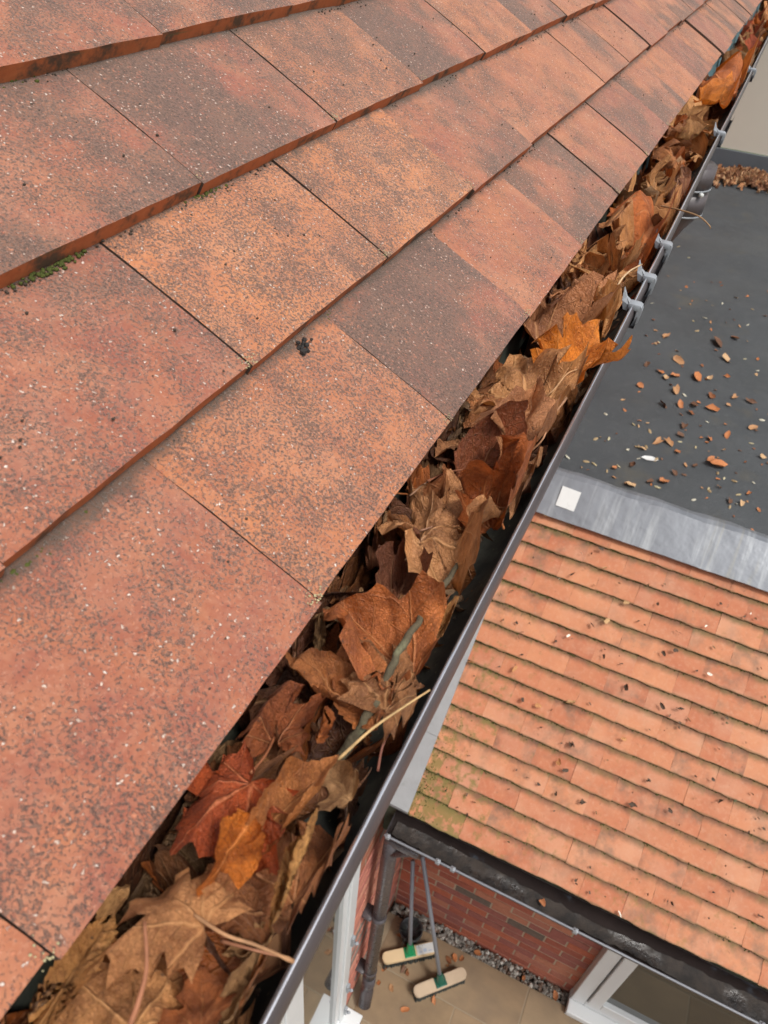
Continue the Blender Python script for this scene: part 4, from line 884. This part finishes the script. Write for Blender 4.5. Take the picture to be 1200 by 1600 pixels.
make_leaf('maple', (0.0507, -0.0627, -0.004), (0.0396, -0.0068, -0.004), 32, (.27,.095,.030), zt=-0.004, label='orange brown maple leaf with raised lobes above the big tan leaf', petiole=[(0.0532, -0.0583, -0.012), (0.056, -0.0577, -0.018)], k0=0.55, lobes=[0.3, 1.2, 0.4, -0.6, 0.8], pitch=22, fold=0.25, crumple=0.03, rings=14)
make_leaf('beech', (0.0622, -0.0383, -0.018), (0.0574, 0.0289, -0.018), 34, (.22,.125,.07), zt=-0.018, label='narrow greyish brown curled leaf beside the lip above the open floor', petiole=None, roll=3.5, crumple=0.05, rings=14)
make_leaf('maple', (0.0201, -0.0981, -0.008), (0.0545, -0.0555, -0.008), 36, (.33,.20,.115), zt=-0.008, label='largest tan maple leaf with dark mottling in the middle of the gutter', petiole=[(0.0212, -0.1059, -0.01), (0.0204, -0.1126, -0.012)], k0=0.22, lobes=[-0.3, 0.5, -0.5, 0.6, -0.3], pitch=8, bank=-10, fold=-0.2, crumple=0.045, size=1.1, rings=18)
make_leaf('maple2', (0.0211, -0.1223, -0.026), (0.0165, -0.0873, -0.026), 40, PURP, zt=-0.026, label='purplish brown leaf below the largest tan maple leaf', petiole=None, k0=0.5, kl=1.2, fold=0.3, rings=14)
make_leaf('beech', (0.037, -0.099, -0.03), (0.0316, -0.0713, -0.03), 41, (.20,.11,.06), zt=-0.03, label='small brown leaf by the twig end near the dark gutter floor', petiole=None, fold=0.6, crumple=0.06, rings=14)
make_leaf('maple2', (-0.0026, -0.1075, -0.03), (0.0142, -0.0898, -0.03), 60, (.16,.075,.05), zt=-0.03, label='dark leaf wedged under the tile edge left of the purplish leaf', petiole=None, k0=0.5, kl=1.4, fold=0.4, rings=14)
make_leaf('oval', (0.054, -0.1433, -0.022), (0.0555, -0.1196, -0.022), 42, (.33,.20,.09), zt=-0.022, label='small finely pleated tan leaf lying by the lip', petiole=None, pleat=0.06, fold=0.55, k0=0.3, size=1.15, rings=14)
make_leaf('maple2', (0.048, -0.1698, -0.012), (0.005, -0.1525, -0.012), 43, (.30,.115,.042), zt=-0.012, label='orange brown leaf rolled into a hood under the tile edge', petiole=None, roll=1.9, rolla=0.4, k0=0.3, kl=0.6, crumple=0.03, size=1.2, rings=14)
make_leaf('oval', (0.0067, -0.1774, -0.022), (-0.0036, -0.159, -0.022), 44, (.22,.16,.10), zt=-0.022, label='small greyish pleated leaf hanging under the tile edge', petiole=None, pleat=0.06, fold=0.7, rings=14)
make_leaf('maple', (0.0482, -0.2029, -0.012), (0.0627, -0.1454, -0.012), 45, (.24,.135,.075), zt=-0.012, label='broad brown leaf resting on the gutter lip beside the long straw stem', petiole=None, k0=-0.3, lobes=[-0.3, -0.2, -0.5, -0.3, -0.4], pitch=10, bank=14, fold=0.12, crumple=0.03, size=0.78, rings=18)
make_leaf('beech', (0.0486, -0.2033, -0.016), (0.0212, -0.1768, -0.016), 46, (.27,.115,.045), zt=-0.016, label='smooth chestnut coloured leaf lying along the twig', petiole=None, k0=0.25, crumple=0.035, bank=-10, size=1.15, rings=14)
make_leaf('beech', (0.0309, -0.1958, -0.01), (-0.0014, -0.1922, -0.01), 47, (.27,.125,.055), zt=-0.01, label='brown leaf rolled to a tube under the tile edge', petiole=None, roll=5.0, crumple=0.04, size=1.15, rings=16)
make_leaf('maple', (0.0155, -0.2302, -0.012), (-0.0021, -0.2044, -0.012), 48, (.21,.075,.032), zt=-0.012, label='dark chestnut maple leaf with sharp points and a pale stalk', petiole=[(0.0165, -0.2389, -0.01), (0.017, -0.2497, -0.006)], pitch=16, k0=0.2, lobes=[0.5, 0.7, 0.5, -0.3, 0.6], fold=0.3, crumple=0.03, rings=16)
make_leaf('beech', (0.0321, -0.2231, -0.012), (0.0274, -0.208, -0.012), 49, (.33,.12,.035), zt=-0.012, label='small orange scrap of leaf standing on edge beside the twig', petiole=None, fold=0.9, crumple=0.06, bank=40, rings=14)
make_leaf('maple2', (0.0168, -0.2381, -0.026), (-0.0058, -0.2369, -0.026), 61, (.20,.10,.05), zt=-0.026, label='brown leaf lying deep beneath the chestnut leaf with the pale stalk', petiole=None, k0=0.3, kl=1.0, rings=14)
make_leaf('maple2', (0.0567, -0.2368, -0.016), (0.0392, -0.2279, -0.016), 50, (.33,.235,.15), zt=-0.016, label='pale greyish leaf with upturned torn edge near the lip', petiole=None, k0=0.5, kl=1.2, fold=0.2, pitch=8, rings=14)
make_leaf('maple', (0.0586, -0.2839, -0.014), (0.0591, -0.2279, -0.014), 51, (.215,.098,.045), zt=-0.014, label='very big chestnut brown leaf folded over at the near lip', petiole=None, k0=-0.22, lobes=[-0.5, -0.3, -0.4, 0.3, -0.5], bank=8, fold=0.15, crumple=0.03, size=0.85, rings=20)
make_leaf('beech', (0.0342, -0.3, -0.01), (0.0567, -0.2762, -0.01), 52, (.20,.095,.045), zt=-0.01, label='large dark brown leaf with curved lower edge beside the pale twisted leaf', petiole=None, k0=-0.55, crumple=0.03, fold=0.1, bank=-8, size=1.25, rings=18)
make_leaf('beech', (0.0311, -0.2739, -0.004), (0.0427, -0.2321, -0.004), 53, (.30,.145,.06), zt=-0.004, label='golden brown leaf rolled into a long tube across the pile', petiole=None, roll=4.6, crumple=0.03, size=1.05, rings=18)
make_leaf('maple', (0.0204, -0.2512, -0.004), (0.0081, -0.2918, -0.004), 54, (.29,.068,.022), zt=-0.004, label='deep red leaf with holes lying under the tile edge', petiole=None, k0=0.25, lobes=[0.4, -0.5, 0.2, 0.5, -0.4], bank=-6, crumple=0.035, fold=-0.15, size=0.9, rings=20)
make_leaf('beech', (0.0293, -0.2679, 0.0), (0.0323, -0.294, 0.0), 55, (.46,.175,.03), zt=0.0, label='small bright orange twisted leaf beside the deep red leaf', petiole=None, roll=2.4, twist=1.6, crumple=0.04, rings=16, size=1.2)
make_leaf('maple', (0.0341, -0.3031, 0.002), (0.002, -0.2977, 0.002), 56, (.36,.21,.115), zt=0.002, label='light tan maple leaf with a long stalk crossing the near pile', petiole=[(0.0432, -0.3035, 0.006), (0.0531, -0.3012, 0.004), (0.0635, -0.2969, -0.008)], k0=-0.25, lobes=[-0.5, 0.4, -0.5, -0.3, -0.6], crumple=0.03, bank=4, fold=-0.12, size=1.05, rings=22)
make_leaf('maple2', (0.0313, -0.3335, -0.008), (0.0074, -0.3066, -0.008), 57, (.33,.195,.10), zt=-0.008, label='broad mottled tan leaf at the very bottom with a red brown stalk over it', petiole=None, k0=-0.3, kl=0.5, crumple=0.035, fold=-0.1, size=1.05, rings=22)
make_leaf('oval', (0.0055, -0.3501, 0.0), (0.0019, -0.3105, 0.0), 58, (.36,.22,.095), zt=0.0, label='long ribbed golden leaf lying along the tile edge at the bottom corner', petiole=None, pleat=0.07, roll=2.0, k0=-0.2, size=1.0, rings=20, crumple=0.03)
make_leaf('beech', (-0.0008, -0.314, -0.008), (-0.0019, -0.2986, -0.008), 62, (.42,.29,.16), zt=-0.008, label='pale cream brown leaf end poking out from under the lowest tile', petiole=None, k0=-0.5, crumple=0.05, rings=14, size=1.2)
make_leaf('maple', (0.051, -0.3266, -0.004), (0.038, -0.3106, -0.004), 59, (.27,.105,.042), zt=-0.004, label='small chestnut lobed leaf at the bottom edge of the pile', petiole=None, k0=-0.4, kl=0.6, pitch=10, crumple=0.035, rings=16)
make_leaf('oval', (0.0583, -0.2917, -0.014), (0.0413, -0.3035, -0.014), 63, (.34,.24,.145), zt=-0.014, label='greyish ribbed curled leaf beneath the long stalk', petiole=None, pleat=0.05, roll=4.0, rings=14, crumple=0.04)
make_leaf('beech', (0.0563, -0.3201, -0.012), (0.0565, -0.2986, -0.012), 64, (.34,.25,.16), zt=-0.012, label='grey beige leaf rolled up beside the lip at the bottom', petiole=None, roll=4.0, crumple=0.045, size=1.1, rings=16)
make_leaf('beech', (0.0653, -0.3161, -0.01), (0.0597, -0.2977, -0.01), 65, (.26,.115,.045), zt=-0.01, label='curved brown leaf sliver leaning on the lip at the bottom', petiole=None, roll=3.0, fold=0.4, rings=14)
make_leaf('oval', (0.0659, -0.2978, 0.008), (0.0492, -0.2576, 0.008), 66, (.42,.275,.125), zt=0.008, label='pale gold pleated leaf twisted like a rope near the lip', petiole=None, pleat=0.1, roll=5.5, twist=1.3, crumple=0.02, rings=22, size=1.0)
# ---------------------------------------------------------------- twigs and loose stems in the gutter
def stick(name, pts, rad, mat, label, cat, col=None, n=8, knob=0.):
    pts = [V(p) for p in pts]; o0 = pts[0]; sp = spline(pts, 8); m = len(sp); r = random.Random(len(label)); b = MB()
    b.tube([q-o0+V((r.gauss(0, knob), r.gauss(0, knob), r.gauss(0, knob))) for q in sp], [rad*(1-.45*i/(m-1))*(1+r.uniform(-1, 1)*.12*(knob > 0)) for i in range(m)], n)
    o = b.build(name, mat, None, True); o.location = o0
    if col: o.color = (*col, 1)
    return tag(o, label, cat)
stick('twig', [(0.0371, -0.216, -0.034), (0.0431, -0.1953, -0.014), (0.0433, -0.1693, -0.004), (0.0454, -0.1374, -0.004), (0.045, -0.0924, -0.014)], 0.0024, M['bark'], 'mossy twig lying along the gutter among the leaves', 'twig', None, knob=0.0003)
stick('dry_stalk', [(0.0416, -0.2254, -0.014), (0.0487, -0.2105, -0.008), (0.0567, -0.1974, -0.004), (0.0639, -0.1871, 0.0)], 0.00071, M['stalk'], 'long straw coloured stem across the broad brown leaf by the lip', 'stalk', (.42,.27,.12), knob=0)
stick('dry_stalk', [(0.0539, -0.2115, -0.035), (0.0518, -0.2019, -0.028), (0.0529, -0.1864, -0.024)], 0.00071, M['stalk'], 'red brown stem lying beside the mossy twig', 'stalk', (.16,.06,.04), knob=0)
stick('dry_stalk', [(0.0519, -0.1484, -0.02), (0.0457, -0.1351, -0.014), (0.0409, -0.1209, -0.012)], 0.00066, M['stalk'], 'upright red stem near the small pleated leaf', 'stalk', (.20,.075,.04), knob=0)
stick('dry_stalk', [(0.0386, -0.1561, -0.018), (0.041, -0.1428, -0.012), (0.0433, -0.1258, -0.012)], 0.00061, M['stalk'], 'thin tan stem crossing above the mossy twig', 'stalk', (.36,.2,.1), knob=0)
stick('dry_stalk', [(0.0331, -0.3346, 0.006), (0.0322, -0.3289, 0.009), (0.0291, -0.3217, 0.01), (0.0215, -0.3127, 0.012)], 0.00092, M['stalk'], 'red brown stalk curving over the broad mottled tan leaf', 'stalk', (.25,.10,.05), knob=0)
stick('dry_stalk', [(0.0462, 0.479, 0.0), (0.0663, 0.4597, 0.006), (0.0864, 0.4463, 0.008), (0.0985, 0.4394, 0.004), (0.1007, 0.4435, 0.0)], 0.00092, M['stalk'], 'tan stem sticking out over the gutter lip above the flat roof', 'stalk', (.30,.18,.09), knob=0)
stick('dry_stalk', [(0.0524, 0.2324, -0.004), (0.05, 0.2381, 0.008), (0.0531, 0.2584, 0.012), (0.0587, 0.297, 0.006)], 0.00102, M['stalk'], 'pale hooked stem arching up between the first two close clips', 'stalk', (.45,.30,.17), knob=0)
stick('dry_stalk', [(0.0177, -0.089, -0.012), (0.029, -0.0764, -0.01), (0.0359, -0.0584, -0.014)], 0.00061, M['stalk'], 'fine dark stem near the largest tan maple leaf', 'stalk', (.2,.1,.06), knob=0)
stick('dry_stalk', [(0.0014, -0.0651, -0.012), (0.0081, -0.0547, -0.006), (0.0139, -0.0391, -0.008)], 0.00061, M['stalk'], 'bent brown stem under the tile corner', 'stalk', (.22,.12,.07), knob=0)
stick('dry_stalk', [(0.0392, -0.3017, -0.01), (0.0517, -0.3, -0.006), (0.0588, -0.2964, -0.012)], 0.00061, M['stalk'], 'thin reddish stem below the long stalk', 'stalk', (.3,.13,.07), knob=0)
# ---------------------------------------------------------------- scraps on the lower roof, the flat roof, the patio
smes = []
for s in range(7):
    vs, fs = scrap_mesh(s); o = mesh_obj('leaf_scrap', vs, fs, M['scrap'], None, True); smes.append(o.data); bpy.data.objects.remove(o)
SC = [(.38, .15, .06), (.36, .19, .09), (.20, .075, .03), (.40, .15, .055), (.12, .06, .035), (.44, .28, .15)]
def scrap(p, s, col, label, group, tilt=(0, 0), name='leaf_scrap', mesh=None, sq=(1, 1, 1)):
    o = share(name, mesh or rnd.choice(smes), None, p, (tilt[0]+rnd.gauss(0, .25), tilt[1]+rnd.gauss(0, .25), rnd.uniform(0, 6.28)), (s*sq[0], s*sq[1], s*sq[2]), (*col, 1)); return tag(o, label, 'leaf' if name == 'leaf_scrap' else 'seed', group)
FLATS = [((0.038, 3.905, 4.72), 14), ((0.318, 3.994, 4.8), 24), ((0.405, 4.115, 4.92), 14), ((0.382, 3.822, 4.65), 16), ((-0.001, 3.512, 4.36), 12), ((0.15, 3.657, 4.49), 18), ((0.075, 3.474, 4.33), 14), ((0.118, 3.424, 4.29), 16), ((0.152, 3.472, 4.33), 18), ((0.263, 3.525, 4.38), 22), ((0.327, 3.553, 4.4), 12), ((0.411, 3.624, 4.47), 10), ((0.011, 3.267, 4.15), 14), ((0.185, 3.319, 4.19), 18), ((0.473, 3.424, 4.3), 14), ((0.553, 3.427, 4.31), 16), ((0.147, 3.148, 4.04), 18), ((0.229, 3.19, 4.08), 16), ((0.288, 3.226, 4.11), 16), ((0.373, 3.243, 4.13), 22), ((0.282, 3.149, 4.05), 14), ((0.4, 2.959, 3.89), 13), ((0.474, 3.033, 3.96), 14), ((0.272, 3.005, 3.92), 16), ((0.271, 2.913, 3.84), 14), ((0.183, 2.801, 3.75), 18), ((0.231, 2.829, 3.77), 20), ((0.277, 2.77, 3.72), 12), ((0.124, 2.709, 3.67), 14), ((0.473, 2.9, 3.85), 8), ((0.109, 2.561, 3.54), 18), ((0.042, 2.495, 3.49), 12), ((0.46, 2.765, 3.73), 34), ((0.428, 2.788, 3.75), 20), ((0.368, 2.698, 3.67), 12), ((0.289, 2.599, 3.58), 14), ((0.133, 2.405, 3.42), 20), ((0.204, 2.477, 3.48), 14), ((0.261, 2.51, 3.51), 20), ((0.542, 2.517, 3.54), 14), ((0.588, 2.527, 3.55), 12), ((0.613, 2.619, 3.63), 12), ((0.648, 2.358, 3.42), 10), ((0.451, 3.324, 4.21), 8), ((0.581, 3.174, 4.09), 14), ((0.644, 2.943, 3.9), 12), ((0.486, 2.596, 3.59), 8), ((0.357, 3.371, 4.25), 16)]
for p, px in FLATS: 
    q = rnd.randrange(6); zn = 'near the lead flashing' if p[1] < 2.75 else 'level with the white streak' if p[1] < 3.0 else 'just beyond the white streak' if p[1] < 3.6 else 'far beyond the white streak'
    scrap((p[0], p[1], ZF+.008), px*.00047*p[2], SC[q], ('large ' if px > 17 else 'small ')+('orange', 'tan', 'dark red', 'rust', 'dark brown', 'straw')[q]+' leaf scrap on the flat roof '+zn, 'leaf scraps on the flat roof')
bm = bmesh.new(); bmesh.ops.create_icosphere(bm, subdivisions=1, radius=1); sme = bpy.data.meshes.new('seed'); bm.to_mesh(sme); bm.free(); sme.materials.append(M['seed'])
for i in range(70):
    u = rnd.random(); y = 2.45+u*u*3.2; x = rnd.uniform(-.25, .2+y*.22)
    s = rnd.uniform(.006, .011); scrap((x, y, ZF+.003), s, rnd.choice([(.40, .36, .23), (.34, .28, .16), (.45, .43, .34), (.30, .22, .12)]), 'pale winged seed lying on the dark flat roof', 'pale seeds on the flat roof', name='seed', mesh=sme, sq=(1.7, .8, .35))
for i in range(110):
    y = 2.4+rnd.random()**1.3*2.8; x = rnd.uniform(-.1, .25+y*.2); scrap((x, y, ZF+.003), rnd.uniform(.006, .016), rnd.choice(SC), 'tiny leaf fragment on the dark flat roof', 'tiny leaf fragments on the flat roof')
hp = MB()
for i in range(1500):
    x = rnd.uniform(-.2, 1.6); y = min(7.56, 7.28+.05*math.sin(x*5)+rnd.gauss(0, .11)); h = .11*max(0, 1-abs(y-7.35)/.38)*(.7+.3*math.sin(x*9)); vs, fs = scrap_mesh(rnd.randint(0, 40), 6); s = rnd.uniform(.02, .045); Rr = Euler((rnd.gauss(0, .6), rnd.gauss(0, .6), rnd.uniform(0, 6.3))).to_matrix()
    hp.add([(Rr @ (V(v)*s))+V((x, y, ZF+.012+h*rnd.random())) for v in vs], fs, rnd.randint(0, 2))
tag(hp.build('leaf_drift', None, None, False, [m_plain('drift_orange', (.36, .17, .075), .9, .3, 60), m_plain('drift_tan', (.42, .25, .13), .9, .3, 60), m_plain('drift_brown', (.22, .10, .05), .9, .3, 60)]), 'drift of orange brown leaves blown against the foot of the cream wall', kind='stuff')
b = MB(); b.add([(-.035, -.03, 0), (.03, -.034, 0), (.036, .028, 0), (-.03, .033, 0), (-.035, -.03, .0015), (.03, -.034, .0015), (.036, .028, .0015), (-.03, .033, .0015)], [(3, 2, 1, 0), (4, 5, 6, 7), (0, 1, 5, 4), (1, 2, 6, 5), (2, 3, 7, 6), (3, 0, 4, 7)])
o = tag(b.build('paper_label', M['paper']), 'square white paper patch stuck on the lead flashing', 'label'); o.location = (-0.0923, 2.2256, -1.7775); o.rotation_euler = (Q+.03, 0, .08); o.scale = (1.25, 1.45, 1)
o = tag(share('bird_dropping', smes[2], None, (0.1766, 2.6534, -1.742), (0, 0, .4), (.05, .03, .012), (.8, .8, .8, 1)), 'white streak of bird dropping on the dark flat roof', 'dropping'); o.data = o.data.copy(); o.data.materials[0] = M['paper']
# lower roof
for p, px, cc in [((0.1461, 2.0436, -1.932), 14, 't'), ((0.2759, 1.9598, -1.994), 14, 't'), ((0.228, 1.8805, -2.0527), 18, 't'), ((0.1999, 1.584, -2.272), 24, 't'), ((0.0891, 1.5358, -2.3077), 16, 'o'), ((-0.0525, 1.6188, -2.2463), 16, 'o'), ((-0.2278, 1.5819, -2.2736), 18, 'o'), ((0.4365, 1.5448, -2.301), 13, 'o'), ((0.2399, 1.3959, -2.4113), 18, 'o'), ((0.1788, 1.8487, -2.0762), 14, 'd'), ((0.0351, 1.9874, -1.9736), 14, 'd'), ((0.0199, 1.5329, -2.3098), 14, 'd'), ((0.3847, 1.698, -2.1877), 18, 'd'), ((0.5322, 1.6875, -2.1954), 15, 'd'), ((0.5974, 1.6999, -2.1863), 16, 'd'), ((0.3922, 1.9913, -1.9707), 10, 'd'), ((0.2649, 1.4646, -2.3604), 15, 'd'), ((0.2706, 1.382, -2.4215), 14, 'd'), ((0.5729, 1.4563, -2.3665), 10, 'd'), ((0.8332, 1.4842, -2.3459), 18, 'd'), ((0.7853, 1.5376, -2.3064), 10, 'd'), ((0.5447, 1.3693, -2.4309), 18, 'd'), ((0.3672, 1.3141, -2.4718), 13, 'd'), ((0.2691, 1.3027, -2.4802), 11, 'd'), ((0.1077, 2.1036, -1.8876), 14, 'd'), ((0.0397, 2.0663, -1.9152), 7, 'w'), ((0.6604, 1.8362, -2.0854), 12, 'w'), ((0.104, 1.7873, -2.1217), 9, 'w'), ((0.5889, 1.9778, -1.9807), 8, 'w'), ((0.7294, 2.0673, -1.9145), 8, 'w'), ((-0.0101, 1.9569, -1.9962), 7, 'w'), ((0.5133, 1.8687, -2.0614), 14, 'd'), ((0.4748, 1.8458, -2.0784), 14, 'd'), ((0.2643, 1.766, -2.1374), 12, 'd'), ((0.6243, 1.057, -2.662), 14, 'w'), ((1.0712, 1.2258, -2.5371), 14, 'd'), ((0.5387, 1.3642, -2.4347), 12, 'd'), ((0.6782, 1.3995, -2.4086), 12, 'd'), ((0.256, 1.4628, -2.3617), 16, 'd'), ((0.572, 1.4535, -2.3686), 10, 'd'), ((0.3707, 1.3125, -2.473), 14, 'd'), ((0.7837, 1.1524, -2.5914), 12, 'd'), ((-0.1588, 2.153, -1.8511), 16, 't')]:
    col = {'t': (.44, .27, .13), 'd': (.07, .045, .03), 'o': (.42, .2, .08), 'w': (.72, .68, .58)}[cc]
    lab = {'t': 'curled tan leaf scrap caught on the lower roof tiles', 'd': 'dark moss crumb lying on the lower roof tiles', 'o': 'orange leaf scrap caught on the lower roof tiles', 'w': 'pale chip lying on the lower roof tiles'}[cc]
    scrap((p[0], p[1], p[2]+.006), px*.00105, col, lab, 'scraps on the lower roof tiles', (Q, 0))
for i in range(150):
    c = rnd.random()*13.5; x = rnd.uniform(XV+.03, 1.25); q = lpt(c, x); scrap((x, q.y, q.z+.012), rnd.uniform(.004, .010), rnd.choice([(.05, .035, .025), (.09, .06, .04), (.16, .08, .04), (.07, .07, .03)]), 'dark moss crumb lying on the lower roof tiles', 'scraps on the lower roof tiles', (Q, 0))
# the lower gutter, patio
o = scrap((0.3579, 0.9987, -2.7307), .021, (.42, .17, .075), 'lone orange curled leaf lying in the lower gutter', None); 
for p in [(-0.2296, 1.1344, -4.79), (-0.1306, 1.1801, -4.79), (-0.104, 1.1781, -4.79), (0.1, 1.3502, -4.79), (0.128, 1.3761, -4.79), (0.1707, 1.3975, -4.79), (0.1008, 1.1118, -4.79), (-0.0338, 0.994, -4.79), (-0.2319, 1.0495, -4.79), (-0.2279, 1.3463, -4.79), (-0.1489, 1.0536, -4.79), (0.1069, 1.3224, -4.79)]: scrap((p[0], p[1], ZP+.006), rnd.uniform(.018, .032), rnd.choice(SC[:5]), 'small brown leaf lying on the patio slabs near the brooms', 'leaves on the patio')
for x in (.25, .55, .75, -.2, -.05): scrap((x, 1.475, ZP-.01), rnd.uniform(.02, .035), rnd.choice(SC[:4]), 'brown leaf lying in the pebble strip below the wall', 'leaves in the pebble strip')
# dark clump on the tiles
b = MB(); r = random.Random(8); cp = ptile(0, -0.036, GT-.008)
for i in range(16): tuft(b, V((r.gauss(0, .0022), r.gauss(0, .0028), abs(r.gauss(.002, .0018)))), r.uniform(.001, .0024), r)
o = tag(b.build('debris_clump', M['blackdebris'], None, False), 'small black clump of debris stuck under a tile edge', 'debris'); o.location = cp
